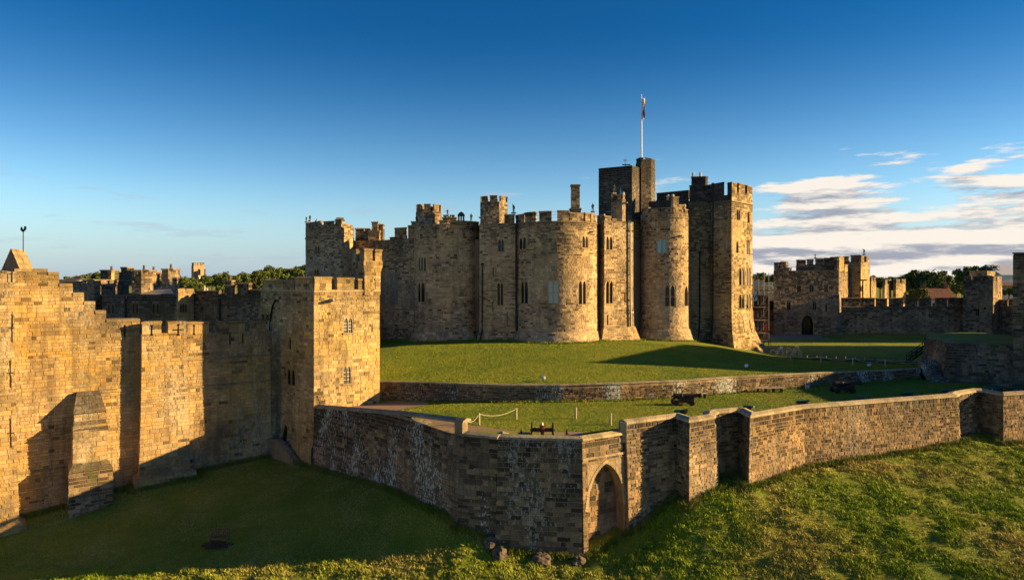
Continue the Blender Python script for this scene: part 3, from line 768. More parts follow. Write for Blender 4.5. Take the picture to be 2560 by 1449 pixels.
# big stepped buttress: frame along the wall (u) and outward (v)
bu0 = Vector(onl(181)); bu1 = Vector(onl(258))
bc = (bu0 + bu1) / 2; bw = (bu1 - bu0).length
bt = thing('buttress', 'big stepped stone buttress with two mossy sloping caps standing against the golden curtain wall', 'buttress', (bc.x, bc.y, 0))
zs = lambda y: Z(y, 59.3)
def bbox(u0, u1, vout, z0_, z1_, vtop=None, name='masonry_course'):
    pass
def brun(halfw, out): return Run([tuple(bc - ld * halfw - ln * .2), tuple(bc - ld * halfw + ln * out), tuple(bc + ld * halfw + ln * out), tuple(bc + ld * halfw - ln * .2)])
z_a, z_b, z_c, z_d = Z(1245, 57.5), Z(1172, 57.8), Z(1068, 58.2), Z(1035, 59)
zg = fieldz(bc.x + ln.x * 3, bc.y + ln.y * 3) - .5
face(bt, brun(bw / 2 + .45, 3.1), zg, z_b - .4, 'rwall', M['mossy'], thick=.5, indiv=0, ch=(.3, .38), cl=(.5, .9), gap=.035)
face(bt, brun(bw / 2 + .1, 2.6), z_b - .5, z_c, 'gold', M['gold'], thick=.5, indiv=60, ch=(.36, .5), cl=(.55, 1.3), gap=.035)
face(bt, brun(bw / 2 - .05, 1.9), z_c, z_d, 'gold', M['gold'], thick=.5, indiv=20, ch=(.33, .45), cl=(.55, 1.1), gap=.035)
def slope(hw0, o0, z0_, hw1, o1, z1_, m, name, col, rows=5):
    f = None; mb = MB()
    for r in range(rows):
        t0, t1 = r / rows, (r + 1) / rows
        h0, h1 = hw0 + (hw1 - hw0) * t0, hw0 + (hw1 - hw0) * t1; a0, a1_ = o0 + (o1 - o0) * t0, o0 + (o1 - o0) * t1; y0, y1 = z0_ + (z1_ - z0_) * t0, z0_ + (z1_ - z0_) * t1
        n = 3 + r % 2
        for k in range(n):
            u0, u1 = -1 + 2 * k / n, -1 + 2 * (k + 1) / n; lift = U(.0, .05)
            def q(u, hh, o, z_): v = bc + ld * (u * hh) + ln * o; return (v.x, v.y, z_)
            V = [q(u0 + .01, h0, o0 * 0 + a0 + .06, y0 + lift), q(u1 - .01, h0, a0 + .06, y0 + lift), q(u1 - .01, h1, a1_ + .02, y1 + lift), q(u0 + .01, h1, a1_ + .02, y1 + lift)]
            V += [q(u0 + .01, h0, a0 - .3, y0 - .15), q(u1 - .01, h0, a0 - .3, y0 - .15), q(u1 - .01, h1, a1_ - .3, y1 - .15), q(u0 + .01, h1, a1_ - .3, y1 - .15)]
            c_ = MB(); c_.add(V, [(0, 1, 2, 3), (0, 4, 5, 1), (1, 5, 6, 2), (2, 6, 7, 3), (3, 7, 4, 0), (4, 7, 6, 5)], tint(col, .8, 1.2)); c_.mk(name, m, bt)
# solid wedge under each slope
def wedge(hw0, o0, z0_, hw1, o1, z1_, m):
    def q(u, hh, o, z_): v = bc + ld * (u * hh) + ln * o; return (v.x, v.y, z_)
    V = [q(-1, hw0, -.2, z0_), q(1, hw0, -.2, z0_), q(1, hw0, o0, z0_), q(-1, hw0, o0, z0_), q(-1, hw1, -.2, z1_), q(1, hw1, -.2, z1_), q(1, hw1, o1, z1_), q(-1, hw1, o1, z1_)]
    mb = MB(); mb.add(V, BOXF, (.34, .24, .13)); mb.mk('masonry_core', m, bt)
zp = Z(980, 60.5)
wedge(bw / 2 - .0, 1.95, z_d - .02, bw / 2 - .35, .35, zp, M['gold']); slope(bw / 2 + .05, 2.05, z_d, bw / 2 - .3, .45, zp, M['mossy'], 'cap_stone', (.10, .075, .045))
wedge(bw / 2 + .08, 2.58, z_c - .35, bw / 2 - .05, 1.9, z_c + .25, M['gold']); slope(bw / 2 + .16, 2.7, z_c - .35, bw / 2 + .0, 1.95, z_c + .28, M['mossy'], 'cap_stone', (.10, .075, .045), 2)
wedge(bw / 2 + .42, 3.05, z_b - .45, bw / 2 + .1, 2.6, z_b + .2, M['mossy']); slope(bw / 2 + .5, 3.15, z_b - .42, bw / 2 + .12, 2.66, z_b + .22, M['mossy'], 'cap_stone', (.10, .08, .045), 2)

# gabled roof with weathercock above the wall
sh = thing('gabled_roof', 'small steep stone gable roof rising above the wall top at the far left', 'roof', (X(40, 64), 64, Z(690, 64)))
R1 = (X(27, 64.5), 64.5, Z(622, 64.5)); R2 = (X(61, 68.5), 68.5, Z(626, 68.5)); E1 = (X(54, 64.5), 64.5, Z(684, 64.5)); E2 = (X(88, 68.5), 68.5, Z(684, 68.5))
E3 = (2 * R1[0] - E1[0], 64.5, E1[2]); E4 = (2 * R2[0] - E2[0], 68.5, E2[2])
mb = MB(); mb.add([R1, E1, E3, R2, E2, E4, (E1[0], E1[1], 15), (E3[0], E3[1], 15), (E2[0], E2[1], 15), (E4[0], E4[1], 15)], [(0, 2, 1), (3, 4, 5), (0, 1, 4, 3), (0, 3, 5, 2), (2, 7, 6, 1), (4, 8, 9, 5), (1, 6, 8, 4)], (.16, .12, .09)); mb.mk('gable', M['dark'], sh)
for side, (e1, e2) in enumerate(((E1, E2), (E3, E4))):
    for r in range(9):
        for k in range(7):
            t0, t1 = r / 9, (r + 1.25) / 9; u0, u1 = k / 7 + .004, (k + 1) / 7 - .004; lf = .05 + .05 * rnd()
            def q(t, u, l):
                a = [e1[i] + (R1[i] - e1[i]) * t for i in range(3)]; b = [e2[i] + (R2[i] - e2[i]) * t for i in range(3)]
                return (a[0] + (b[0] - a[0]) * u, a[1] + (b[1] - a[1]) * u, a[2] + (b[2] - a[2]) * u + l)
            t1 = min(t1, 1); mk('slate', [q(t0, u0, .0), q(t0, u1, .0), q(t1, u1, .0), q(t1, u0, .0), q(t0, u0, lf + .04), q(t0, u1, lf + .04), q(t1, u1, .03), q(t1, u0, .03)], BOXF, M['cope'], sh, tone=tint((.30, .21, .10), .7, 1.25))
wv = thing('weathercock', 'black iron weathercock on a thin rod above the gabled roof at far left', 'weather vane', (X(58, 66.5), 66.5, Z(625, 66.5)))
wx, wy = X(58, 66.5), 66.5
mb = MB(); mb.tube([(wx, wy, Z(630, 66.5)), (wx, wy, Z(578, 66.5))], .04, 6); mb.mk('rod', M['iron'], wv)
ck = [(-.26, .05), (-.24, .25), (-.16, .38), (-.10, .30), (-.06, .14), (.04, .12), (.10, .22), (.10, .38), (.18, .44), (.28, .38), (.32, .22), (.24, .10), (.26, .02), (.12, -.06), (.04, -.14), (.0, -.22), (-.05, -.14), (-.16, -.05)]
zc_ = Z(576, 66.5)
n = len(ck); mk('cockerel', [(wx + a, wy - .03, zc_ + b) for a, b in ck] + [(wx + a, wy + .03, zc_ + b) for a, b in ck], [tuple(range(n)), tuple(range(n, 2 * n))[::-1]] + [(i, i + n, (i + 1) % n + n, (i + 1) % n) for i in range(n)], M['iron'], wv)
# higher turret bit right of the gable
tb = Run([pt(45, 60.6), pt(122, 62.3), pt(122, 65)]); 

# ================================================================== SQUARE TOWER
st = thing('square_tower', 'square sandstone wall tower with a sunlit right face and raised corner turret', 'tower', (-18, 68, 7))
SA, SB, SC = pt(652, 75.2), pt(785, 66.7), pt(949, 70.8)
SD = (SA[0] + SC[0] - SB[0], SA[1] + SC[1] - SB[1])
runS = Run([SA, SB], batter=[(0, .35), (3.6, .3), (3.8, .1), (8, 0)])
zr = Z(724, 66.7)
wl = [Win(727, 920, 962, 22, 2, depth=.5, sill=False), Win(724, 838, 872, 7, 1, depth=.4, sill=False), Win(663, 784, 800, 21, 2, hood=True, sill=False), Win(715, 1058, 1112, 14, 1, depth=.6, sill=False, name='doorway')]
face(st, runS, 1, zr, 'sqt', M['keep'], wins=wl, indiv=110, ch=(.26, .38), cl=(.34, .9), gap=.024, ground=fieldz, back=False, thick=0)
runT = Run([SB, SC])
wr = [Win(871, 793, 831, 23, 2, bars=True, depth=.4), Win(868, 914, 958, 19, 2, bars=True, depth=.4), Win(930, 809, 830, 4.5, 1, depth=.3, sill=False), ]
face(st, runT, 6, zr, 'sqt', M['gold'], wins=wr, indiv=190, ch=(.24, .38), cl=(.34, .95), gap=.02, back=False, thick=0, wincol=(.42, .33, .2), proud=(0, .03))
runU = Run([SC, SD, SA]); face(st, runU, 6, zr, 'sqt', M['gold'], back=False, thick=0)
deck([SA, SB, SC, SD], zr - .9, st, M['roof'])
allr = Run([SA, SB, SC])
merlons(runS, [(656, 735, 697, 724), (737, 783, 691, 722)], st, 'sqt', M['keep'], .7)
merlons(runT, [(787, 829, 690, 720), (843, 885, 692, 720), (896, 905, 696, 720)], st, 'sqt', M['gold'], .7, peak=.05)
for a, b in ((runT, 'a'), (runS, 'b')): string_course(a, zr - .25, st, M['gold'] if b == 'a' else M['keep'], (.36, .27, .16), .2, .07)
merlons_auto(runU, zr, 1.1, st, 'sqt', M['keep'], s1=10)
# corner turret
TA, TB, TC = pt(876, 72.7), pt(908, 69.7), pt(949, 70.9)
o_ = .25
td = Vector((TC[0] - TB[0], TC[1] - TB[1])).normalized(); tn = Vector((td.y, -td.x)); td2 = Vector((TB[0] - TA[0], TB[1] - TA[1])).normalized()
TB = tuple(Vector(TB) + tn * .2); TC = tuple(Vector(TC) + tn * .2 + td * .15); TD = (TC[0] - td2.x * 3.6, TC[1] - td2.y * 3.6); TA = (TB[0] - td2.x * 3.4, TB[1] - td2.y * 3.4)
zt0 = Z(672, 70); zt1 = Z(652, 70)
runV = Run([TA, TB, TC, TD, TA], batter=[(zr - 2, -.12), (zt0 - .15, -.12), (zt0 + .15, .05)])
mer0 = face(st, runV, zr - .6, zt1, 'sqt', M['gold'], name='turret', back=False, thick=0, ch=(.28, .36), gap=.028, wincol=(.4, .3, .2))
deck([TA, TB, TC, TD], zt1 - .3, st, M['roof'])
rv = Run([TB, TC]); blockwall(rv, .0, .95, zt1 - .05, Z(621, 69.9), .5, 'sqt').mk('merlon', M['gold'], st)
blockwall(rv, 1.28, rv.L, zt1 - .05, Z(623, 70.4), .5, 'sqt').mk('merlon', M['gold'], st)
rv2 = Run([TA, TB]); blockwall(rv2, 0, 1.3, zt1 - .05, Z(621, 69.9), .45, 'sqt').mk('merlon', M['keep'], st); blockwall(rv2, 2.2, rv2.L, zt1 - .05, Z(621, 69.9), .45, 'sqt').mk('merlon', M['keep'], st)
rv3 = Run([TC, TD]); blockwall(rv3, .3, 1.5, zt1 - .05, Z(623, 70.4), .45, 'sqt').mk('merlon', M['gold'], st)
# water spout, drainpipe, rail
q, d = runT.at(826); mb = MB(); mb.tube([runT.P(q, Z(752, d), -.2), runT.P(q, Z(748, d), .9)], [.22, .12], 8); mb.mk('water_spout', M['dark'], st)
mb = MB(); qa = [runS.at(px)[0] for px in (691, 684, 679, 677)]
mb.tube([runS.P(qa[0], Z(752, 70), .14), runS.P(qa[1], Z(768, 70), .14), runS.P(qa[2], Z(800, 70), .14), runS.P(qa[3], Z(830, 70), .14), runS.P(qa[3], 3.5, .3)], .10, 6); mb.mk('drainpipe', M['iron'], st)
rl = thing('iron_railing', 'small curved black iron railing at the foot of the sunlit square tower', 'railing', (-18.6, 67.2, 7.5))
mb = MB(); rp = [runT.P(.0 + .1 * k, 8.9 - (.0 if k < 5 else (k - 5) ** 2 * .035), .35) for k in range(11)]; mb.tube(rp, .025, 5); mb.mk('rail', M['iron'], rl)
for k in range(1, 11, 1): mb = MB(); mb.tube([rp[k], (rp[k][0], rp[k][1], 7.3)], .015, 4); mb.mk('bar', M['iron'], rl)
# stair block below the door
sb = thing('stair_block', 'sloping stone side wall of the steps below the door of the square tower', 'steps', (X(700, 69), 69, 2))
mb = MB(); fa = Vector(pt(664, 71)); fb = Vector(pt(733, 67.4)); fd_ = (fb - fa).normalized(); fn = Vector((fd_.y, -fd_.x)) 
L_ = (fb - fa).length
V = []
for o in (0, .6):
    for u, z_ in ((0, 1), (L_, 1), (L_, Z(1150, 67.4)), (L_ * .42, Z(1098, 69.5)), (0, Z(1096, 71))): q = fa + fd_ * u - fn * o; V.append((q.x, q.y, z_))
mb.add(V, [(0, 1, 2, 3, 4), (9, 8, 7, 6, 5), (0, 5, 6, 1), (1, 6, 7, 2), (2, 7, 8, 3), (3, 8, 9, 4), (4, 9, 5, 0)], (.25, .19, .12)); mb.mk('side_wall', M['keep'], sb)
for k in range(7):
    mb = MB(); u = L_ * (.42 + .56 * k / 7); q = fa + fd_ * (u + .3) - fn * 1.2; mb.box((q.x, q.y, Z(1108, 69) - k * .27 - .8), (.6, 1.2, 1.6), math.atan2(fd_.y, fd_.x), (.2, .15, .1)); mb.mk('step', M['terr'], sb)

# ================================================================== TERRACE WALL, BASTION
tw = thing('terrace_wall', 'long dark stone terrace wall with white lime streaks between square tower and bastion', 'stone wall', (-10, 57, 2))
runW = Run([pt(787, 66.8), pt(1000, 57.2), A_, (B_[0] - .10, B_[1] + .35)], batter=[(0, .35), (5, .15), (9, 0)])
twt = runW.top([(787, 1019), (1000, 1037), (1150, 1056), (1160, 1057)])
qA = runW.s[2]
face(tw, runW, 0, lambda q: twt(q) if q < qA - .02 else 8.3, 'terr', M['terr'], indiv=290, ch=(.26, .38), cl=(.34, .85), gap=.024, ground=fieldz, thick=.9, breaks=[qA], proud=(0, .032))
def coping(run, zf, s0, s1, parent, m, t=.95, style='terr', h=.16, pk=.14, ln_=1.0, col=(.27, .23, .15)):
    q = s0
    while q < s1 - .02:
        wd = ln_ * U(.8, 1.2)
        if s1 - q - wd < .4: wd = s1 - q
        a, b = q + .01, q + wd - .01; za, zb = zf(a), zf(b); V = [run.P(a, za, .10), run.P(b, zb, .10), run.P(b, zb, -t), run.P(a, za, -t), run.P(a, za + h, .06), run.P(b, zb + h, .06), run.P(b, zb + h, -t), run.P(a, za + h, -t), run.P(a, za + h + pk, -t * .42), run.P(b, zb + h + pk, -t * .42)]
        mb = MB(); mb.add(V, [(0, 3, 2, 1), (0, 1, 5, 4), (2, 3, 7, 6), (4, 5, 9, 8), (6, 7, 8, 9), (0, 4, 8, 7, 3), (1, 2, 6, 9, 5)], tint(col, .8, 1.2)); mb.mk('coping_stone', m, parent); q += wd
coping(runW, twt, 0, qA + .3, tw, M['cope'])
bs = thing('bastion', 'angular projecting stone bastion with a blind pointed arch on its sunlit side', 'bastion', (2, 50, 0))
btop = 8.42
runB = Run([A_, B_, C_, D_], batter=None)
# corbelled left facet above, main faces down to the ground
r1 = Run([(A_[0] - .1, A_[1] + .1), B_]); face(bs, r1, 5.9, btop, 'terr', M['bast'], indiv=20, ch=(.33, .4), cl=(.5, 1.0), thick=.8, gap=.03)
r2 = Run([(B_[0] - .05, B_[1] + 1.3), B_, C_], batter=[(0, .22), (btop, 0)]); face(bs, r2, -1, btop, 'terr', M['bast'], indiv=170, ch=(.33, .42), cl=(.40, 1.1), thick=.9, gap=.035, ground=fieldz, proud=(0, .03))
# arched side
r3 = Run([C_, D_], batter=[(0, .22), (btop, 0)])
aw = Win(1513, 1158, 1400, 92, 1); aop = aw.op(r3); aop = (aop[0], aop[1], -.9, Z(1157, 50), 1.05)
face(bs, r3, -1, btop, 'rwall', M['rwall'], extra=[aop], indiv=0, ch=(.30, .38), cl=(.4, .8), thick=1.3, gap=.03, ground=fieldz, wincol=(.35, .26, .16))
# arch ring + spandrels + recessed back wall
a, b, z0_, z1_, dp = aop; W = b - a; ah = 3.3; K = 16; prof = []
for k in range(K + 1):
    x = abs(2 * k / K - 1); prof.append(z1_ - ah + (ah - .05) * (math.sqrt(max(0, 1 - ((x + .35) / 1.35) ** 2)) / math.sqrt(1 - (.35 / 1.35) ** 2)))
mb = MB()
for k in range(K):
    ua, ub = a + W * k / K, a + W * (k + 1) / K; h0, h1 = prof[k], prof[k + 1]
    V = [r3.P(ua, h0, 0), r3.P(ub, h1, 0), r3.P(ub, z1_ + .02, 0), r3.P(ua, z1_ + .02, 0), r3.P(ua, h0, -1.0), r3.P(ub, h1, -1.0)]
    mb.add(V, [(0, 1, 2, 3), (0, 4, 5, 1)], (.33, .25, .15))
mb.mk('spandrel', M['rwall'], bs)
for k in range(K):
    ua, ub = a + W * k / K, a + W * (k + 1) / K; h0, h1 = prof[k], prof[k + 1]; cx_ = a + W / 2
    def outp(u, h, e): du = (u - cx_) / (W / 2); return (u + du * e, h + e * (1 - abs(du) * .6))
    o1 = outp(ua, h0, .26); o2 = outp(ub, h1, .26); g_ = .012
    V = [r3.P(ua + g_, h0, .03), r3.P(ub - g_, h1, .03), r3.P(o2[0], o2[1], .03), r3.P(o1[0], o1[1], .03), r3.P(ua + g_, h0, -.1), r3.P(ub - g_, h1, -.1), r3.P(o2[0], o2[1], -.1), r3.P(o1[0], o1[1], -.1)]
    mb = MB(); mb.add(V, [(0, 1, 2, 3), (0, 4, 5, 1), (3, 2, 6, 7), (0, 3, 7, 4), (1, 5, 6, 2)], tint((.40, .30, .18), .9, 1.1)); mb.mk('arch_stone', M['rwall'], bs)
pa = r3.P(a, 0, -.85 - .22); pb = r3.P(b, 0, -.85 - .22); rb = Run([pa[:2], pb[:2]]); 
face(bs, rb, -.9, z1_ - .1, 'rwall', M['rwall'], thick=0, back=False, name='recess_wall', ch=(.33, .42), cl=(.4, .9))
for rr in (r1, r2): coping(rr, lambda q: btop, 0, rr.L, bs, M['cope'], t=.85)
coping(r3, lambda q: btop, 0, r3.L - .1, bs, M['cope'], t=.85, col=(.36, .29, .16))
string_course(r3, Z(1142, 50), bs, M['rwall'], (.36, .27, .16), .14, .09, s1=r3.L - .1)
string_course(r1, 5.9, bs, M['terr'], (.25, .19, .13), .22, .06)

rw = thing('terrace_wall', 'long sunlit rough stone terrace wall with deep buttresses running right from the bastion', 'stone wall', (25, 56, 3))
e1 = pt(1565, 51.0)
W2 = [e1, pt(1692, 53.6), pt(1724, 51.8), pt(1788, 53.4), pt(1791, 54.8), pt(1846, 56.3), pt(1875, 53.6), pt(2010, 57.2), pt(2200, 59.9), pt(2345, 62.2)]
# buttress forms: step out in front of the curtain
W2 = [e1, pt(1690, 53.4), pt(1724, 51.6), pt(1788, 53.3), pt(1786, 55.0), pt(1847, 55.9), pt(1875, 53.4), pt(2010, 57.2), pt(2200, 60.0), pt(2392, 63.0), pt(2398, 64.2), pt(2448, 66.0), pt(2508, 63.6), pt(2660, 65.6), pt(2950, 69)]
runX = Run(W2, batter=[(0, .4), (6, .15), (9, 0)])
face(rw, runX, -.5, 9.2, 'rwall', M['rwall'], indiv=295, ch=(.24, .36), cl=(.28, .70), gap=.032, ground=fieldz, thick=.9, proud=(0, .055), jag=.02)
coping(runX, lambda q: 9.2, 0, runX.s[9], rw, M['cope'], t=.9, col=(.36, .29, .18), ln_=.9)
coping(runX, lambda q: 9.2, runX.s[9], runX.L, rw, M['cope'], t=.9, col=(.36, .29, .18), ln_=.9)
# gable ends where the high walls drop to the bastion parapet
for (x, y, rz_, par) in ((A_[0] + .05, A_[1] + .45, .7, tw), (e1[0] - .05, e1[1] + .42, -.3, rw)):
    mb = MB(); mb.box((x, y, 8.6), (.5, 1.0, 1.5), rz_, (.34, .26, .15)); mb.mk('end_block', M['rwall'], par)

# ================================================================== RETAINING WALL
rt_ = thing('retaining_wall', 'low stone retaining wall curving round the foot of the grass mound', 'stone wall', (10, 68, 8))
runR2 = Run(RET, batter=[(7, .1), (9.5, 0)])
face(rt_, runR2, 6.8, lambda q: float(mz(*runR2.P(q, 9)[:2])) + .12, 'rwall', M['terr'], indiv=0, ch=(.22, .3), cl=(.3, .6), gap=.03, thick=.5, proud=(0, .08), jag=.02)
coping(runR2, lambda q: float(mz(*runR2.P(q, 9)[:2])) + .1, 0, runR2.L, rt_, M['cope'], t=.5, h=.1, pk=.04, ln_=.9)

# ================================================================== KEEP
kp = thing('castle_keep', 'huge sandstone castle keep with clustered round and square towers on the grass mound', 'castle', (5, 100, 10))
KZ0 = 8.6
flare = lambda zb, o, h: [(zb - 1, o), (zb, o), (zb + h, .28 * o), (zb + h + .05, .1 * o), (zb + h * 3.2, 0)]
def kface(pts, ztop, style='keep', m='keep', wins=(), bt_=None, mit=None, **kw):
    r = Run(pts, batter=bt_)
    if mit: mit(r)
    for w_ in wins:
        if isinstance(w_, Win) and w_.cx < 1800: w_.w_ *= 1.18
    zt_ = ztop(r) if callable(ztop) else ztop
    face(kp, r, KZ0, zt_, style, M[m], wins=wins, back=False, thick=0, **kw); return r
# A: left polygonal tower
TAc = (X(822, 114), 114)
kA = kface([pt(770, 122), pt(764, 114), pt(768, 110.5), pt(853, 107), pt(882, 110.5), pt(884, 116)], Z(560, 108), wins=[Win(793, 613, 634, 11, 2, sill=True), Win(791, 672, 688, 12, 2)])
string_course(kA, Z(592, 109), kp, M['keep'], (.24, .18, .12), .18, .15)
merlons(kA, [(764.5, 801, 553, 573), (809, 836, 552, 573), (838, 853, 546, 575), (855, 872, 558, 590), (876, 881, 565, 590)], kp, 'keep', M['keep'], .6)
merlons(kA, [(842, 861, 543, 552)], kp, 'keep', M['keep'], .9, peak=.5)
# B: hall range with tall traceried windows
kB = kface([pt(884, 113), pt(1045, 106)], lambda r: r.top([(884, 601), (955, 600), (1045, 594)]), 'keep', wins=[Win(985, 683, 760, 16, 2, hood=True, depth=.6, transom=True), Win(954, 684, 758, 12, 2, hood=True, depth=.6), Win(1030, 711, 764, 7, 1, depth=.4)])
face_dark = None
merlons(kB, [(987, 1013, 568, 597), (1020, 1040, 562, 595), (975, 986, 592, 602)], kp, 'keep', M['keep'], .5)
# chimneys above B
def chim(px0, px1, y0, y1, d, style='keep', pots=0, dd=2.0, cap=True, parent=None, m='keep', rot=0):
    x0, x1 = X(px0, d), X(px1, d); w_ = x1 - x0; pz0, pz1 = Z(y1, d), Z(y0, d)
    r = Run([(x0, d + dd), (x0, d), (x0 + w_ * .62, d - .02), (x1, d + .8), (x1, d + dd)] if rot else [(x0, d + dd), (x0, d), (x1, d), (x1, d + dd), (x0, d + dd)])
    c_ = MB(); c_.prism([(x0, d), (x0 + w_ * .62 if rot else x1, d), (x1, d + (.8 if rot else 0)), (x1, d + dd), (x0, d + dd)], pz0, pz1 - .05, PAL[style]['mortar']); f = c_.mk('chimney', M[m], parent or kp)
    emit(stones(r, pz0, lambda q: pz1 - .2, [], style, (.27, .34), (.35, .7), .03), M[m], f)
    cp = MB(); cp.prism([(x0 - .12, d - .12), (x1 + .12, d - .12 + (.3 if rot else 0)), (x1 + .12, d + dd + .1), (x0 - .12, d + dd + .1)], pz1 - .22, pz1, (.2, .16, .11)); cp.mk('chimney_cap', M[m], f)
    for k in range(pots):
        mb = MB(); xx = x0 + w_ * (k + .5) / pots; mb.tube([(xx, d + dd / 2, pz1 - .02), (xx, d + dd / 2, pz1 + .7)], [.2, .15], 8, (.3, .18, .1)); mb.mk('chimney_pot', M['boulder'], f)
    return f
chim(889, 922, 570, 605, 116, rot=1); chim(921, 948, 576, 605, 112, dd=1.5); chim(930, 944, 554, 577, 112.5, dd=1.2); chim(945, 957, 560, 602, 113, dd=1.2)
# C: big round tower
kC = kface(arc(1120, 105, 5.15, 168, 352, 22), lambda r: Z(563, 102), wins=[Win(1056, 641, 677, 18, 3, depth=.4), Win(1053, 704, 754, 17, 2, hood=False, depth=.5)], bt_=flare(10.7, .9, 1.7))
kct = Z(563, 102)
merlons(kC, [(1041, 1052, 553, 572), (1052, 1068, 558, 575), (1068, 1083, 557, 568)], kp, 'keep', M['keep'], .5)
ca, cb = kC.at(1098)[0], kC.L * .94
n_ = 6
for k in range(n_):
    a = ca + (cb - ca) * k / n_; b = ca + (cb - ca) * (k + .97) / n_
    blockwall(kC, a, b, kct - .05, kct + .62, .45, 'keep', cope=.14).mk('merlon', M['keep'], kp)
# turret on C
def turret(px0, px1, y0, y1, d, ym, mer, style='keep', m='keep', n=8, wins=(), bat_=.18, rot=22.5, skip=()):
    r = (X(px1, d) - X(px0, d)) / 2 / math.cos(R(22.5)) * .97; cx, cy = (X(px0, d) + X(px1, d)) / 2, d + r
    pts = [(cx + r * math.cos(R(rot + 360 * k / n)), cy + r * math.sin(R(rot + 360 * k / n))) for k in range(n)]
    # run order: counter-clockwise in plan seen from above gives outward normals (ty,-tx)
    pts.append(pts[0]); ztt, zbb = Z(ym, d), Z(y1, d); R_ = Run(pts, batter=[(zbb, -.22), (zbb + (ztt - zbb) * .35, -.22), (zbb + (ztt - zbb) * .42, 0)] if bat_ else None)
    co = core(R_, zbb, lambda q: ztt, [], 'turret', M[m], kp, PAL[style]['mortar'], 0, back=False)
    emit(stones(R_, zbb, lambda q: ztt, [], style, (.27, .34), (.35, .7), .03), M[m], co)
    deck([tuple(p) for p in pts[:-1]], ztt - .1, kp, M['roof'])
    for k in range(n):
        if k in skip: continue
        L = R_.s[k + 1] - R_.s[k]; a = R_.s[k] + L * (.5 - mer / 2); b = R_.s[k] + L * (.5 + mer / 2)
        blockwall(R_, a, b, ztt - .05, Z(y0, d), .4, style, over=.03).mk('merlon', M[m], kp)
    return R_
turret(1036, 1100, 509, 580, 103.5, 527, .62)
chim(1029, 1040, 553, 600, 104, dd=1.0)
# D: link block
kD = kface([pt(1197, 104), pt(1199, 99.5), pt(1288, 98.5), pt(1292, 101)], lambda r: Z(558, 99), wins=[Win(1253, 597, 628, 14, 2), Win(1251, 706, 762, 15, 2, hood=True, depth=.5), Slit(1233, 668, 690), Slit(1232, 755, 778), Slit(1268, 780, 810)], bt_=flare(10.9, .5, 1.5))
turret(1199, 1269, 488, 600, 99.6, 503, .66)
merlons(kD, [(1264, 1286, 535, 562)], kp, 'keep', M['keep'], .5)
# E: great round tower
EW = [Win(1307, 592, 622, 18, 2), Win(1311, 702, 758, 17, 2, depth=.5), Win(1383, 700, 758, 25, 2, 'blind', depth=.3, transom=True), Win(1456, 701, 760, 18, 2, depth=.5), Win(1463, 589, 619, 14, 2)]
kE = kface(arc(1390, 101, 6.25, 165, 372, 30), lambda r: Z(556, 95.5), wins=EW, bt_=flare(11.0, 1.0, 1.7))
merlons(kE, [(1290, 1309, 534, 560), (1312, 1326, 530, 552), (1329, 1338, 528, 552), (1348, 1378, 526, 548), (1393, 1422, 525, 548), (1424, 1459, 530, 548), (1463, 1475, 530, 548), (1478, 1492, 534, 554)], kp, 'keep', M['keep'], .5)
string_course(kE, Z(556, 95.5), kp, M['keep'], (.2, .15, .1), .16, .1)
chim(1429, 1449, 461, 545, 98, dd=1.0, pots=0); chim(1427, 1452, 520, 556, 97.6, dd=1.6)
mb = MB()
for k in range(3): mb.tube([(*pt(1320 + 0 * k, 96.6), Z(532 + 7 * k, 96)), (*pt(1400, 95.2), Z(530 + 7 * k, 96))], .02, 4)
mb.mk('guard_rail', M['iron'], kp)
# F, G, H: angular stair tower
GW = [Win(1499, 585, 620, 13, 1, 'cyan', depth=.5), Win(1523, 590, 624, 16, 2), Win(1523, 703, 758, 17, 2, hood=True, depth=.5), Slit(1519, 787, 812, .22), Slit(1562, 730, 756, .22)]
kG = kface([pt(1493, 104), pt(1491, 101.4), pt(1511, 98.6), pt(1541, 100.0), pt(1583, 101.6), pt(1584, 108)], lambda r: Z(552, 99.5), wins=GW, bt_=flare(11.0, 1.1, 2.0))
merlons(kG, [(1493, 1510, 536, 556), (1512, 1528, 538, 556), (1531, 1541, 545, 556)], kp, 'keep', M['keep'], .5)
# upper turret on it
turret(1531, 1566, 485, 552, 100.5, 497, .6, rot=22.5, bat_=0)
# I: recess
kI = kface([pt(1570, 104), pt(1583, 105.5), pt(1618, 107.5)], lambda r: Z(548, 105), wins=[Win(1591, 602, 632, 9, 2), Win(1594, 714, 762, 10, 2)])
# J: round tower
kJ = kface(arc(1662, 105.6, 3.70, 160, 378, 22), lambda r: Z(531, 102.6), wins=[Win(1654, 597, 632, 24, 2, 'cyan', depth=.3), Win(1675, 712, 765, 24, 2, depth=.35, transom=True), Win(1717, 713, 764, 11, 2, depth=.4)], bt_=flare(10.9, .85, 1.7))
string_course(kJ, Z(545, 102.6), kp, M['keep'], (.2, .16, .1), .14, .08)
mJ = [(1605, 1621, 518, 533), (1623, 1650, 519, 533), (1652, 1681, 517, 533), (1712, 1719, 521, 536)]
merlons(kJ, mJ, kp, 'keep', M['keep'], .5)
merlons(kJ, [(1683, 1697, 490, 533), (1697, 1708, 510, 533)], kp, 'keepg', M['keep'], .9)
rj = Run([pt(1622, 107.4), pt(1690, 105.4)]); emit(stones(rj, Z(545, 104), lambda q: Z(497, 104), [], 'blk', (.27, .35), (.4, .8), .03), M['dark'], core(rj, Z(560, 104), lambda q: Z(497, 104), [], 'wall', M['dark'], kp, PAL['blk']['mortar'], 1.0))
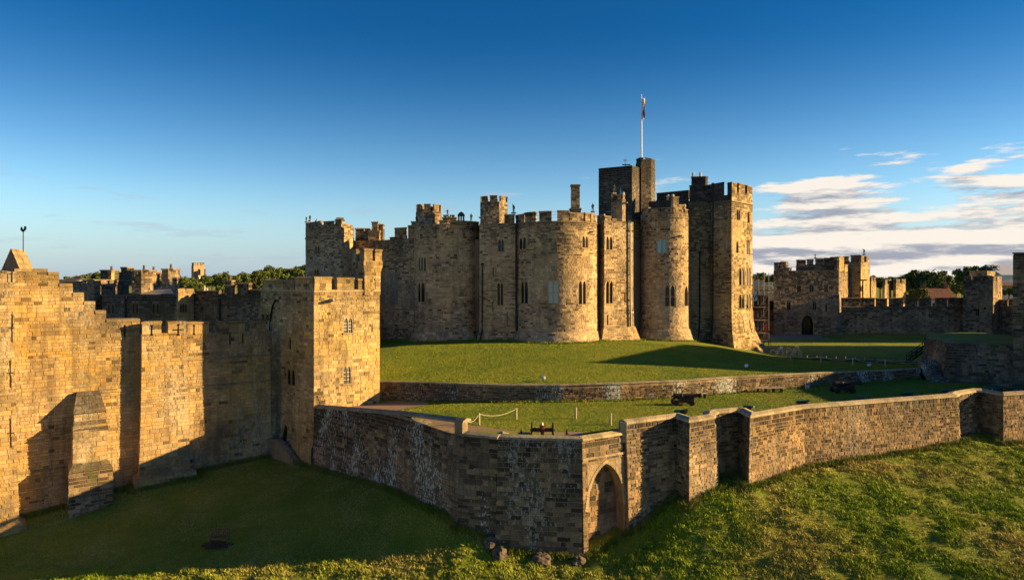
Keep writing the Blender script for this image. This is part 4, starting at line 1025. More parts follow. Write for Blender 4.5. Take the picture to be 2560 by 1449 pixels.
# K, L: tall square tower on the right
KW = [Win(1816, 598, 622, 6, 1, 'blind', arch=False)]
Lt = Z(500, 103.5)
LB = [(7.6, 2.5), (8.6, 2.2), (10.4, .95), (12, .4), (14, .1), (16.5, 0)]
nk = Vector((pt(1829, 103.5)[1] - pt(1781, 107)[1], -(pt(1829, 103.5)[0] - pt(1781, 107)[0]))).normalized(); nl = Vector((pt(1881, 109)[1] - 103.5, -(pt(1881, 109)[0] - pt(1829, 103.5)[0]))).normalized()
mk_ = (nk + nl) / (1 + nk.dot(nl))
def mitK(r):
    for i in range(len(r.m) - 1): r.m[i] = r.m[i] * .25
    r.m[-1] = mk_
def mitL(r): r.m[0] = mk_
kK = kface([pt(1722, 112), pt(1722, 109), pt(1776, 108.5), pt(1781, 107), pt(1829, 103.5)], lambda r: r.top([(1722, 502), (1829, 500)]), 'keepg', 'keep', wins=KW, bt_=LB, mit=mitK)
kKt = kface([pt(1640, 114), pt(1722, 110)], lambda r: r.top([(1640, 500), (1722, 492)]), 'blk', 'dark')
LW = [Win(1846, 522, 550, 9, 2, sill=False), Win(1871, 527, 557, 5, 1, sill=False), Win(1843, 602, 632, 5, 1, sill=False), Win(1870, 598, 636, 9, 2, sill=False),
      Win(1854, 668, 712, 14, 2, depth=.6, hood=False), Win(1854, 734, 770, 14, 2, depth=.6), Win(1871, 668, 712, 12, 2, depth=.6), Win(1871, 734, 770, 12, 2, depth=.6), Slit(1856, 800, 830, .2), Slit(1871, 800, 830, .2)]
kL = kface([pt(1829, 103.5), pt(1881, 109), (X(1881, 109) - 3, 117)], lambda r: Lt, 'keepg', 'gold', wins=LW, bt_=LB, mit=mitL, wincol=(.22, .16, .08))
string_course(kL, Z(503, 103.5), kp, M['keep'], (.26, .19, .1), .2, .2); string_course(kK, Z(503, 103.5), kp, M['keep'], (.16, .12, .08), .2, .2)
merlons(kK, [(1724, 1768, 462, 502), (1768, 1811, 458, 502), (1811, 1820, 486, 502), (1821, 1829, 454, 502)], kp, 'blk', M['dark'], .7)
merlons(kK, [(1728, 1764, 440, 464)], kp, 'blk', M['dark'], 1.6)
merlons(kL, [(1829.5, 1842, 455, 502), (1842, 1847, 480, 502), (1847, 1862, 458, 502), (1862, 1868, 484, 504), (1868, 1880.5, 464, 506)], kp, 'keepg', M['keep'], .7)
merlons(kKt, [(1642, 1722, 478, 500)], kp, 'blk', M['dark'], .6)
for px in (1733, 1751):
    mb = MB(); mb.tube([(*pt(px, 109.3), Z(442, 109.3)), (*pt(px, 109.3), Z(431, 109.3))], [.22, .16], 8); mb.mk('chimney_pot', M['plaster'], kp)
# M: highest tower and stair turret with the flagpole
zM = Z(421, 113)
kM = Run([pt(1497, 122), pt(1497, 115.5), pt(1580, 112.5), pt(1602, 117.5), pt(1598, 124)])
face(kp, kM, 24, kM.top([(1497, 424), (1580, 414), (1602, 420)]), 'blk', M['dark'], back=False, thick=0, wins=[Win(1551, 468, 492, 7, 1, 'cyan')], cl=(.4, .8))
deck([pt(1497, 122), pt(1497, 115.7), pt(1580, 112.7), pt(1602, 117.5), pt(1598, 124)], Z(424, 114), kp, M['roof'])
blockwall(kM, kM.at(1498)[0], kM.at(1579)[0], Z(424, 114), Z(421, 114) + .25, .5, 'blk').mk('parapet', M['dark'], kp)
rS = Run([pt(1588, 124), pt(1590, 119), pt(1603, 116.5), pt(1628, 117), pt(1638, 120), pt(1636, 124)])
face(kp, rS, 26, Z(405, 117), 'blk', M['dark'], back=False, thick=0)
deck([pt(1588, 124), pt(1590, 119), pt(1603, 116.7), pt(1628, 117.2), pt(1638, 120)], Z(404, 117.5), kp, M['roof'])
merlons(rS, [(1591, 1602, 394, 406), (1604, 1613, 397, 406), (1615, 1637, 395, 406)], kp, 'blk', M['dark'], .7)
# weather vane on M
vn = thing('weather_vane', 'tiny iron weather vane on top of the highest dark square tower', 'weather vane', (X(1563, 115), 115, Z(412, 115)))
mb = MB(); vx = X(1563, 115); mb.tube([(vx, 115, Z(424, 115)), (vx, 115, Z(396, 115))], .05, 5); mb.tube([(vx - .35, 115, Z(401, 115)), (vx + .35, 115, Z(401, 115))], .05, 5); mb.tube([(vx - .5, 115, Z(412, 115)), (vx + .9, 115, Z(412, 115))], .1, 5); mb.mk('vane', M['iron'], vn)
# the keep's body: back walls and roof close the mass
back = [pt(884, 113), pt(1045, 106), pt(1120, 103), pt(1200, 102), pt(1292, 99.5), pt(1390, 98), pt(1490, 102), pt(1583, 104), pt(1620, 107.5), pt(1722, 109.6), pt(1776, 108.8), pt(1829, 103.9), pt(1880, 109.1), (X(1881, 109) - 4, 119), (26, 128), (-6, 136), (-30, 128), pt(775, 124), pt(770, 113)]
mb = MB(); mb.prism(back, 8, Z(604, 108), (.2, .16, .12)); mb.mk('inner_range', M['keep'], kp)
back2 = [pt(1782, 107.7), pt(1829, 103.9), pt(1880, 109.3), (X(1881, 109) - 3, 117.2), (X(1640, 114), 123), pt(1640, 114.3), pt(1722, 109.8), pt(1776, 108.9)]
mb = MB(); mb.prism(back2, 20, Z(502, 105.5), (.1, .09, .08)); mb.mk('tower_roof', M['dark'], kp)
mb = MB(); mb.prism(arc(1390, 101, 6.0, 165, 372, 16), 9, Z(552, 95.5) - .7, (.15, .13, .1)); mb.mk('tower_roof', M['dark'], kp)
mb = MB(); mb.prism(arc(1120, 105, 4.9, 0, 352, 16), 9, kct - .4, (.15, .13, .1)); mb.mk('tower_roof', M['dark'], kp)
mb = MB(); mb.prism(arc(1662, 105.6, 3.45, 0, 352, 16), 9, Z(531, 102.6) - .4, (.15, .13, .1)); mb.mk('tower_roof', M['dark'], kp)
mb = MB(); mb.prism([pt(770, 121), pt(766, 112), pt(770, 111), pt(853, 107.4), pt(880, 111), pt(882, 120)], 9, Z(562, 108) - .2, (.15, .13, .1)); mb.mk('tower_roof', M['dark'], kp)
mb = MB(); mb.prism([pt(1200, 107), pt(1200, 100), pt(1288, 99), pt(1295, 106)], 9, Z(560, 99) - .2, (.15, .13, .1)); mb.mk('tower_roof', M['dark'], kp)
mb = MB(); mb.prism([pt(1495, 108), pt(1494, 101.8), pt(1512, 99), pt(1541, 100.4), pt(1582, 102), pt(1582, 108)], 9, Z(553, 99.5) - .2, (.15, .13, .1)); mb.mk('tower_roof', M['dark'], kp)
# pipes
pipe(kC, 1198, 566, 835, kp, M['lead'], .11, o=.2, hop=False); pipe(kD, 1208, 662, 848, kp, M['iron'], .09); pipe(kD, 1287.5, 545, 830, kp, M['iron'], .12, o=.25); pipe(kG, 1572, 556, 815, kp, M['lead'], .13, o=.25)
pipe(kK, 1750, 632, 845, kp, M['iron'], .12, o=.2); pipe(kK, 1783, 462, 845, kp, M['rust'], .10, o=.2)
for r_, px, y_ in ((kE, 1476, 580), (kE, 1340, 583), (kD, 1206, 545), (kE, 1408, 645), (kG, 1560, 508), (kJ, 1700, 590)):
    q, d = r_.at(px); mb = MB(); mb.tube([r_.P(q, Z(y_, d), -.1), r_.P(q, Z(y_, d) + .05, .6)], [.16, .1], 6); mb.mk('water_spout', M['dark'], kp)
# loft cross slits, their shade painted as dark patches
for px, y_ in ((1119, 573), (1180, 573)):
    q, d = kC.at(px); z_ = Z(y_, d); mb = MB()
    for a, b, c, e in ((-.07, .07, -.35, .35), (-.28, .28, -.07, .07)): mb.add([kC.P(q + a, z_ + c, .06), kC.P(q + b, z_ + c, .06), kC.P(q + b, z_ + e, .06), kC.P(q + a, z_ + e, .06)], [(0, 1, 2, 3)])
    mb.mk('arrow_slit', M['glass'], kp)

# flag
fp = thing('flagpole', 'tall white flagpole with a limp red and white flag on the highest turret', 'flagpole', (X(1604, 118), 118, Z(404, 118)))
mb = MB(); fx = X(1604, 118); mb.tube([(fx, 118, Z(404, 118)), (fx, 118, Z(320, 118)), (fx, 118, Z(236, 118))], [.14, .11, .06], 8); mb.mk('pole', M['white'], fp)
V = []; Fc = []; fm = []; nu, nv = 8, 26
for j in range(nv + 1):
    for i in range(nu + 1):
        u = i / nu; t = j / nv; wd = .45 + .25 * math.sin(t * 5 + .5) * .5
        V.append((fx + .08 + u * wd + .1 * math.sin(t * 9) * u + t * .12, 118 + .16 * math.sin(u * 9 + t * 3), Z(246 + 52 * t + 3 * u * math.sin(u * 5), 118)))
for j in range(nv):
    for i in range(nu):
        Fc.append((j * (nu + 1) + i, j * (nu + 1) + i + 1, (j + 1) * (nu + 1) + i + 1, (j + 1) * (nu + 1) + i)); fm.append(1 if (abs(j / nv - .62 + .3 * (i / nu - .5)) < .13 or (.25 < i / nu < .5 and j < 9) or (i > 5 and j > 18)) else 0)
mk('flag', V, Fc, M['white'], fp, mats=[M['red']], fmat=fm, smooth=True)

# ================================================================== STATUES
def statue(px, py, d, hpx, pose, label, cat='statue', group='stone figures on the battlements'):
    z0_ = Z(py, d); h = hpx * d / F; x = X(px, d); k = h / 1.8
    me = bpy.data.meshes.new('statue')
    arms = {'up': [(.25, -.05, 1.62), (.35, -.1, 1.95)], 'down': [(.26, 0, 1.12), (.24, -.12, .86)], 'out': [(.42, -.05, 1.35), (.62, -.1, 1.25)], 'hold': [(.24, -.2, 1.15), (.05, -.28, 1.2)]}
    la, ra = pose
    V = [(0, 0, .92), (0, 0, 1.15), (0, 0, 1.40), (0, 0, 1.56), (0, -.02, 1.66), (0, -.02, 1.78), (-.11, 0, .85), (-.13, -.05, .48), (-.15, 0, .06), (.11, 0, .85), (.14, .06, .48), (.17, .08, .06),
         (-.20, 0, 1.42)] + [(-a, b, c) for a, b, c in arms[la]] + [(.20, 0, 1.42)] + arms[ra]
    E = [(0, 1), (1, 2), (2, 3), (3, 4), (4, 5), (0, 6), (6, 7), (7, 8), (0, 9), (9, 10), (10, 11), (2, 12), (12, 13), (13, 14), (2, 15), (15, 16), (16, 17)]
    rad = [.17, .15, .18, .07, .12, .09, .11, .085, .07, .11, .085, .07, .085, .06, .05, .085, .06, .05]
    me.from_pydata([(a * k, b * k, c * k) for a, b, c in V], E, []); me.materials.append(M['statue'])
    o = bpy.data.objects.new('statue', me); C.objects.link(o); o.location = (x, d, z0_); o.rotation_euler.z = U(-.5, .5)
    sk = o.modifiers.new('skin', 'SKIN'); me.skin_vertices.new() if not me.skin_vertices else None
    for i, v in enumerate(me.skin_vertices[0].data): v.radius = (rad[i] * k, rad[i] * k); v.use_root = (i == 0)
    ssf = o.modifiers.new('sub', 'SUBSURF'); ssf.levels = ssf.render_levels = 1
    tag(o, label, cat, group); WL[o.name] = Vector((x, d, z0_))
    b = MB(); b.box((x, d, z0_ + .04), (.5 * k + .2, .5 * k + .2, .2)); b.mk('plinth', M['dark'], o)
    return o
ST = [(1284, 533, 98.7, 22, ('up', 'down'), 'dark stone figure striding beside the left chimney-less turret of the keep, one arm raised'),
      (1482, 530, 98.5, 22, ('down', 'hold'), 'stone figure standing on the parapet right of the tall slim chimney'),
      (1178, 556, 104, 23, ('hold', 'hold'), 'cloaked stone figure on the parapet just left of the octagonal turret'),
      (1041, 556, 102.5, 17, ('down', 'down'), 'pale stone figure on the corner of the broad round tower left of the turret'),
      (1066, 556, 101, 22, ('out', 'down'), 'dark stone figure leaning before the turret of the broad round tower'),
      (766, 555, 111, 14, ('down', 'hold'), 'leftmost stone figure on the keep, at the outer corner of its left tower'),
      (775, 553, 110.5, 16, ('down', 'down'), 'taller stone figure second from the left on the keep, on its left tower'),
      (1119, 540, 107, 17, ('out', 'hold'), 'stone rider-like figure above the parapet of the broad round tower'),
      (1535, 484, 102, 24, ('down', 'hold'), 'greenish stone figure on top of the slim upper turret before the dark high tower'),
      (2038, 645, 139, 10, ('out', 'up'), 'small figure with raised arm on the gatehouse middle battlement'),
      (2160, 637, 145, 15, ('up', 'down'), 'small figure holding a staff on the right turret of the gatehouse'),
      (791, 553, 109.5, 7, ('hold', 'hold'), 'very small squat stone figure on the left tower of the keep')]
for a in ST: statue(*a)
# sentry-box like turret and far battlement on the broad round tower
chim(1107, 1140, 543, 566, 108, dd=1.0)
for i in range(3): chim(1110 + i * 10, 1115 + i * 10, 537, 545, 108.2, dd=.6)
mb = MB(); cx, cy = X(1153, 101.2), 101.2; z0_, z1_ = Z(573, 101.2), Z(540, 101.2)
for k in range(6):
    a = R(60 * k + 30); mb.box((cx + .42 * math.cos(a), cy + .42 * math.sin(a), (z0_ + z1_) / 2), (.16, .16, z1_ - z0_), a)
mb.tube([(cx, cy, z0_ - 1), (cx, cy, z0_ + .5)], .5, 8)
mb.tube([(cx, cy, z1_), (cx, cy, z1_ + .25), (cx, cy, z1_ + .5), (cx, cy, z1_ + .65)], [.58, .5, .3, .05], 10)
o = mb.mk('bartizan', M['statue'], kp)
# small urns on J's parapet
for i, (px, y_) in enumerate(((1670, 488), (1682, 487), (1711, 512), (1558, 482))):
    z_ = Z(y_, 103); x = X(px, 103); mb = MB(); mb.tube([(x, 103, z_ - .7), (x, 103, z_ - .45), (x, 103, z_ - .2), (x, 103, z_), (x, 103, z_ + .12)], [.25, .12, .22, .24, .08], 8, (.3, .25, .2)); mb.mk('finial', M['plaster'], kp)

# ================================================================== RIGHT GROUP
gh = thing('gatehouse', 'battlemented sandstone gatehouse with a round arched gateway across the outer lawn', 'gatehouse', (X(2040, 140), 140, 8.8))
def far(th, pts, z0_, ztop, style='far', m='far', wins=(), **kw):
    r = Run(pts); zt_ = ztop(r) if callable(ztop) else ztop
    face(th, r, z0_, zt_, style, M[m], wins=wins, back=False, thick=0, ch=(.34, .46), cl=(.5, 1.1), gap=.04, **kw); return r
gw = [Win(2018, 787, 837, 34, 1, depth=1.6, sill=False, name='gateway', fd=.6), Win(1997, 712, 730, 10, 2), Win(2028, 710, 730, 10, 2), Win(2065, 710, 730, 10, 2), Win(1971, 754, 774, 10, 2), Win(2036, 754, 774, 10, 2), Win(2066, 758, 778, 6, 1)]
rG = far(gh, [pt(1934, 150), pt(1935, 138), pt(2097, 138), pt(2136, 148), pt(2136, 152)], 8, lambda r: Z(676, 138), wins=gw)
merlons(rG, [(1935, 1947, 655, 678), (1951, 1965, 653, 678), (1965, 1974, 668, 678), (2092, 2097, 641, 678)], gh, 'far', M['far'], .7)
merlons(rG, [(2098, 2110, 641, 678), (2112, 2120, 660, 678), (2122, 2128, 667, 678)], gh, 'sqt', M['gold'], .7)
rG2 = far(gh, [pt(1990, 150), pt(1991, 140), pt(2092, 140), pt(2094, 152)], 20, lambda r: Z(661, 140))
merlons(rG2, [(1991, 2009, 648, 662), (2017, 2032, 647, 662), (2038, 2060, 645, 662), (2064, 2078, 644, 662), (2083, 2092, 641, 662)], gh, 'far', M['far'], .7)
rG3 = far(gh, [pt(2122, 151), pt(2126, 145), pt(2152, 143.5), pt(2174, 149), pt(2174, 156)], 12, lambda r: Z(655, 145), 'sqt', 'gold', wins=[Win(2152, 712, 728, 9, 2)])
merlons(rG3, [(2127, 2151, 637, 656), (2153, 2160, 638, 656), (2166, 2173, 640, 656)], gh, 'far', M['far'], .7)
rG4 = far(gh, [pt(2106, 158), pt(2108, 154), pt(2124, 154), pt(2130, 160)], 18, lambda r: Z(652, 154)); merlons(rG4, [(2108, 2122, 640, 653)], gh, 'far', M['far'], .6)
deck([pt(1936, 139), pt(2097, 139), pt(2134, 149), pt(1936, 152)], Z(680, 138), gh, M['roof']); deck([pt(2127, 146), pt(2152, 144.5), pt(2172, 150), pt(2150, 156)], Z(660, 145), gh, M['roof'])
string_course(rG, Z(780, 138), gh, M['far'], (.25, .19, .13), .15, .1, s0=rG.s[1], s1=rG.s[2])
for px, y0, y1, m in ((2125, 680, 745, 'lead'), ):
    q, d = rG.at(2125); mb = MB(); p_ = rG.P(q, 20, .4); mb.tube([(p_[0], p_[1], Z(680, d)), (p_[0], p_[1], Z(745, d))], .12, 6); mb.mk('drainpipe', M['lead'], gh)
oc = thing('curtain_wall', 'far battlemented curtain wall between the gatehouse and the small square tower', 'castle wall', (X(2250, 140), 140, 8.8))
rO = Run([pt(2098, 139.5), pt(2412, 139.5)]); face(oc, rO, 7.5, Z(766, 139.5), 'far', M['far'], thick=1.2, ch=(.36, .46), cl=(.5, 1.1), gap=.04)
string_course(rO, Z(768, 139.5), oc, M['far'], (.13, .1, .08), .2, .18)
pxs = [(2107, 2150), (2156, 2187), (2193, 2218), (2226, 2258), (2266, 2293), (2300, 2328), (2342, 2368), (2374, 2409)]
merlons(rO, [(a, b, 744, 768) for a, b in pxs], oc, 'far', M['far'], .6)
t2 = thing('small_square_tower', 'small square tower with a dark doorway on the far curtain wall at right', 'tower', (X(2450, 138), 138, 8))
rT = far(t2, [pt(2408, 142), pt(2408, 137), pt(2480, 137), pt(2505, 143)], 7, lambda r: Z(702, 137), wins=[Win(2446, 824, 853, 15, 1, depth=.8, sill=False, name='doorway'), Win(2444, 770, 789, 9, 2)])
merlons(rT, [(2409, 2422, 690, 704), (2433, 2455, 690, 704), (2459, 2480, 688, 704), (2484, 2490, 690, 706), (2492, 2504, 690, 708)], t2, 'far', M['far'], .6)
deck([pt(2409, 138), pt(2479, 138), pt(2504, 143), pt(2440, 146)], Z(706, 137), t2, M['roof'])
rT2 = far(t2, [pt(2424, 145), pt(2424, 141), pt(2468, 141), pt(2488, 146)], 20, lambda r: Z(677, 141), 'sqt', 'gold')
for a, b in ((2437, 774), (2462, 770)):
    mb = MB(); q, d = rT.at(a); p_ = rT.P(q, Z(b, d)); mb.box((p_[0], p_[1], p_[2]), (.4, .2, .4)); mb.mk('putlog_hole', M['glass'], t2)  # dark blocks paint the shade of open holes
oc2 = thing('curtain_wall', 'short far curtain wall between the small square tower and the big right edge tower', 'castle wall', (X(2520, 142), 142, 8))
rO2 = Run([pt(2480, 142), pt(2560, 137), pt(2700, 130)]); face(oc2, rO2, 7, Z(764, 142), 'far', M['far'], thick=1.2, ch=(.36, .46), cl=(.5, 1.1), gap=.04); merlons(rO2, [(2486, 2518, 748, 766), (2522, 2545, 746, 766)], oc2, 'far', M['far'], .6)
lwl = thing('low_wall', 'low far wall with a dark slate top left of the gatehouse', 'stone wall', (X(1920, 141), 141, 8))
rO3 = Run([pt(1880, 141), pt(1936, 141)]); face(lwl, rO3, 7, Z(775, 141), 'far', M['far'], thick=1, ch=(.36, .46), cl=(.5, 1.1), gap=.04)
blockwall(rO3, 0, rO3.L, Z(775, 141), Z(752, 141), 1.2, 'blk').mk('parapet', M['dark'], lwl)
# right edge tower + big dark retaining wall
et = thing('edge_tower', 'tall dark stone tower cut off by the right edge of the photo', 'tower', (62, 82, 8))
rE = Run([pt(2533, 96), pt(2533, 77.3), (61, 76.9), (61, 76.8), (76, 76.8), (76, 97)])
face(et, rE, 6.5, Z(638, 77.3), 'terr', M['far'], back=False, thick=0, ch=(.30, .38), cl=(.4, .9)); deck([pt(2534, 95), pt(2534, 77.5), (75.8, 77.3), (75.8, 96)], Z(640, 77.3), et, M['roof'])
blockwall(rE, rE.at(2534)[0], rE.at(2534)[0] + 5, Z(640, 77.3), Z(630, 77.3), .7, 'terr').mk('merlon', M['dark'], et)
shade_annex = Run([(60.5, 77), (60.5, 66.5), (70, 65.5), (84, 68), (84, 78)]); face(et, shade_annex, 5, 15.6, 'terr', M['far'], back=False, thick=0, ch=(.34, .42), cl=(.5, 1.1)); deck([(60.6, 76.9), (60.6, 66.6), (70, 65.6), (83.9, 68.1), (83.9, 77)], 15.4, et, M['roof'])  # unseen annex added to the tower to shade the terrace
shade_wall = thing('curtain_wall', 'unseen added curtain wall with two square towers, casting shade over the outer lawn', 'castle wall', (104, 118, 8))  # out of view: wall and towers added to shade the outer lawn
rEW = Run([(118, 150), (118, 92), (122, 92)]); face(shade_wall, rEW, 7, 15.5, 'far', M['far'], back=True, thick=2.0, ch=(.4, .5), cl=(.7, 1.3))
for y0_, y1_ in ((97, 113.5), (119.5, 137)):
    r_ = Run([(109, y1_), (109, y0_), (121, y0_), (121, y1_), (109, y1_)]); face(shade_wall, r_, 7, 27, 'far', M['far'], back=False, thick=0, ch=(.4, .5), cl=(.7, 1.3)); deck([(109.1, y0_ + .1), (120.9, y0_ + .1), (120.9, y1_ - .1), (109.1, y1_ - .1)], 26.8, shade_wall, M['roof']); merlons_auto(r_, 26.9, 1.2, shade_wall, 'far', M['far'], mw=2, gw=1)
br = thing('high_retaining_wall', 'high dark mossy retaining wall beside the steps near the right edge', 'stone wall', (54, 80, 8))
rH = Run([pt(2312, 93), pt(2322, 88), pt(2352, 84.5), pt(2368, 80.8), pt(2536, 78.0)], batter=[(7, .5), (12, 0)])
face(br, rH, 7, rH.top([(2322, 848), (2352, 850), (2368, 856), (2536, 860)]), 'terr', M['mossy'], thick=1.0, ch=(.25, .36), cl=(.3, .8), gap=.03, jag=.02, proud=(0, .08))
mb = MB(); mb.prism([pt(2325, 88.6), pt(2354, 85.2), pt(2369, 81.6), pt(2540, 78.8), (68, 80), (68, 100), pt(2318, 96)], 8, Z(853, 84), (.1, .12, .04)); o = mb.mk('grass_top', M['lawn'], br)
# stone steps down beside it
ss2 = thing('stone_steps', 'dark stone steps climbing beside the high retaining wall', 'steps', (X(2340, 80), 80, 8))
for k in range(11):
    t = k / 10; px = 2352 - 34 * t; d = 79.8 + 4.6 * t; z_ = 8.05 + .2 * k; mb = MB(); mb.box((X(px, d), d, z_ - .4), (2.0, .55, .95), .18, (.16, .13, .1)); mb.mk('step', M['terr'], ss2)
# wooden stair on the bank
ws = thing('wooden_stair', 'dark wooden stair with handrails on the grass bank left of the high wall', 'stairs', (X(2295, 93), 93, 9))
for s_ in (0, .9):
    pa_ = Vector((X(2276, 92.5), 92.5 + s_, Z(905, 92.5))); pb_ = Vector((X(2316, 93.5), 93.5 + s_, Z(876, 93.5)))
    mb = MB(); mb.tube([pa_ + Vector((0, 0, .1)), pb_ + Vector((0, 0, .1))], .12, 4); mb.mk('stringer', M['darkwood'], ws)
    for hh in (.55, .95): mb = MB(); mb.tube([pa_ + Vector((0, 0, hh)), pb_ + Vector((0, 0, hh))], .06, 4); mb.mk('handrail', M['darkwood'], ws)
    for k in range(4): mb = MB(); q = pa_.lerp(pb_, k / 3); mb.tube([q, q + Vector((0, 0, 1.0))], .06, 4); mb.mk('rail_post', M['darkwood'], ws)
for k in range(9): mb = MB(); q = pa_.lerp(pb_, (k + .5) / 9); mb.box((q.x, q.y - .45, q.z + .12), (.3, .9, .05)); mb.mk('tread', M['darkwood'], ws)
# small parapet bit at the right edge of the terrace
sp = thing('parapet_block', 'short low stone parapet behind the terrace wall at the right edge', 'stone wall', (X(2530, 70), 70, 8))
rP = Run([pt(2480, 71), pt(2640, 70.5)]); blockwall(rP, 0, rP.L, 7.8, Z(972, 70.8), .7, 'terr').mk('parapet', M['terr'], sp)
# far low wall behind the chain posts
lo = thing('low_wall', 'low dark stone edging wall behind the roped posts on the right slope', 'stone wall', (X(2150, 92), 92, 8.5))
rL = Run([pt(1935, 97.5), pt(2050, 95), pt(2180, 93), pt(2330, 90.5)])
face(lo, rL, 7.4, rL.top([(1935, 892), (2050, 895), (2180, 900), (2330, 906)]), 'terr', M['dark'], thick=.6, ch=(.22, .3), cl=(.3, .7))

# behind the far wall: turrets, trees, houses
def small_tower(name, label, px0, pxc, px1, y0, ym, d, z0_=8, lit=True):
    th = thing(name, label, 'tower', (X(pxc, d), d, z0_)); r = far(th, [pt(px0, d + 4), pt(px0 + .3, d + .8), pt(pxc, d), pt(px1, d + 3.5), pt(px1, d + 6)], z0_, Z(ym, d), 'sqt' if lit else 'far', 'gold' if lit else 'far')  # lit picks a golden palette, so sunlight is put into the colour
    merlons(r, [(px0 + 1, px0 + (pxc - px0) * .7, y0, ym + 1), (pxc + .5, pxc + (px1 - pxc) * .4, y0, ym + 1), (pxc + (px1 - pxc) * .6, px1 - .5, y0, ym + 1)], th, 'far', M['gold'], .6)
    deck([pt(px0, d + 1.2), pt(pxc, d + .4), pt(px1, d + 3.8), pt((px0 + px1) / 2, d + 7)], Z(ym, d) - .3, th, M['roof']); return th
small_tower('barbican_tower', 'sunlit barbican turret with battlements just right of the gatehouse', 2174, 2178, 2190, 692, 702, 158)
small_tower('barbican_tower', 'narrow sunlit barbican turret between the tree gap and the wider turret', 2206, 2212, 2228, 698, 710, 163)
small_tower('barbican_tower', 'widest sunlit barbican turret below the big round tree', 2233, 2240, 2264, 697, 708, 165)
def house(label, px0, px1, ye, yr, d, wallm, roofm, z0_=4, dd=8, wins=0, chimn=0, name='house', group=None):
    x0, x1 = X(px0, d), X(px1, d); ze, zr_ = Z(ye, d), Z(yr, d); th = thing(name, label, 'house', ((x0 + x1) / 2, d, z0_), group)
    mb = MB(); mb.box(((x0 + x1) / 2, d + dd / 2, (z0_ + ze) / 2), (x1 - x0, dd, ze - z0_)); mb.add([(x0, d, ze), (x0, d + dd, ze), (x0, d + dd / 2, zr_), (x1, d, ze), (x1, d + dd, ze), (x1, d + dd / 2, zr_)], [(0, 2, 1), (3, 4, 5)]); mb.mk('wall', M[wallm], th)
    mb = MB(); e = .3; mb.add([(x0 - e, d - e, ze - .1), (x1 + e, d - e, ze - .1), (x1 + e, d + dd / 2, zr_ + .1), (x0 - e, d + dd / 2, zr_ + .1), (x0 - e, d + dd + e, ze - .1), (x1 + e, d + dd + e, ze - .1), (x0 - e, d - e, ze + .15), (x1 + e, d - e, ze + .15), (x1 + e, d + dd / 2, zr_ + .35), (x0 - e, d + dd / 2, zr_ + .35), (x0 - e, d + dd + e, ze + .15), (x1 + e, d + dd + e, ze + .15)],
           [(6, 7, 8, 9), (9, 8, 11, 10), (0, 3, 2, 1), (3, 4, 5, 2), (0, 1, 7, 6), (4, 10, 11, 5), (0, 6, 9, 3), (3, 9, 10, 4), (1, 2, 8, 7), (2, 5, 11, 8)]); rf = mb.mk('roof', M[roofm], th)
    for k in range(wins):
        mb = MB(); xx = x0 + (x1 - x0) * (k + .5) / wins; zz = ze - 1.5; mb.box((xx, d - .02, zz), (1.4, .1, 1.3)); f = mb.mk('window', M['white'], th); mb = MB(); mb.box((xx, d - .08, zz), (1.1, .06, 1.0)); mb.mk('pane', M['glass'], f)
    for k in range(chimn):
        mb = MB(); xx = x0 + (x1 - x0) * (.1 + .8 * k / max(1, chimn - 1)); mb.box((xx, d + dd / 2, zr_ + .5), (1.0, .8, 2.0)); ch_ = mb.mk('chimney', M['redroof'] if roofm == 'redroof' else M['plaster'], rf)
    return th
house('red tiled cottage roof with end chimneys seen above the far curtain wall', 2324, 2392, 748, 722, 190, 'plaster', 'redroof', chimn=2, wins=3)
house('pale rendered hillside house with a long low roof left of the gatehouse', 1888, 1934, 726, 716, 420, 'plaster', 'roof', z0_=5, wins=4, dd=12)
house('pale boxy house with a dormer below the hillside houses left of the gatehouse', 1905, 1945, 750, 734, 300, 'plaster', 'roof', z0_=5, wins=4, dd=10)
house('upper pale house among trees on the hillside left of the gatehouse', 1898, 1932, 704, 698, 560, 'plaster', 'redroof', z0_=8, wins=4, dd=12)
house('pale blue grey clad building with a mono pitch gable beside the right edge tower', 2504, 2560, 688, 662, 220, 'bluewhite', 'bluewhite', z0_=5, dd=14)
house('red roofed house low between the small tower and the right edge tower', 2505, 2545, 715, 708, 200, 'far', 'redroof', z0_=5)
for i, (px, y0, y1, d, lb) in enumerate(((2363, 680, 745, 200, 'thin wooden utility pole rising behind the red roofed cottage'), (1894, 683, 740, 300, 'thin utility pole among the far houses beside the keep'))):
    mb = MB(); mb.tube([(*pt(px, d), 6), (*pt(px, d), Z(y0, d))], .16, 6); mb.box((X(px, d), d, Z(y0 + 4, d)), (1.6, .12, .12)); tag(mb.mk('utility_pole', M['darkwood']), lb, 'pole')
mb = MB(); mb.tube([(*pt(2157, 136), Z(758, 136)), (*pt(2157, 136), Z(700, 136))], .14, 6); mb.box((X(2157, 136), 136, Z(700, 136)), (1.4, .5, .25)); tag(mb.mk('lamp_post', M['iron']), 'slim dark lamp post standing on the far curtain wall beside the gatehouse', 'lamp post')

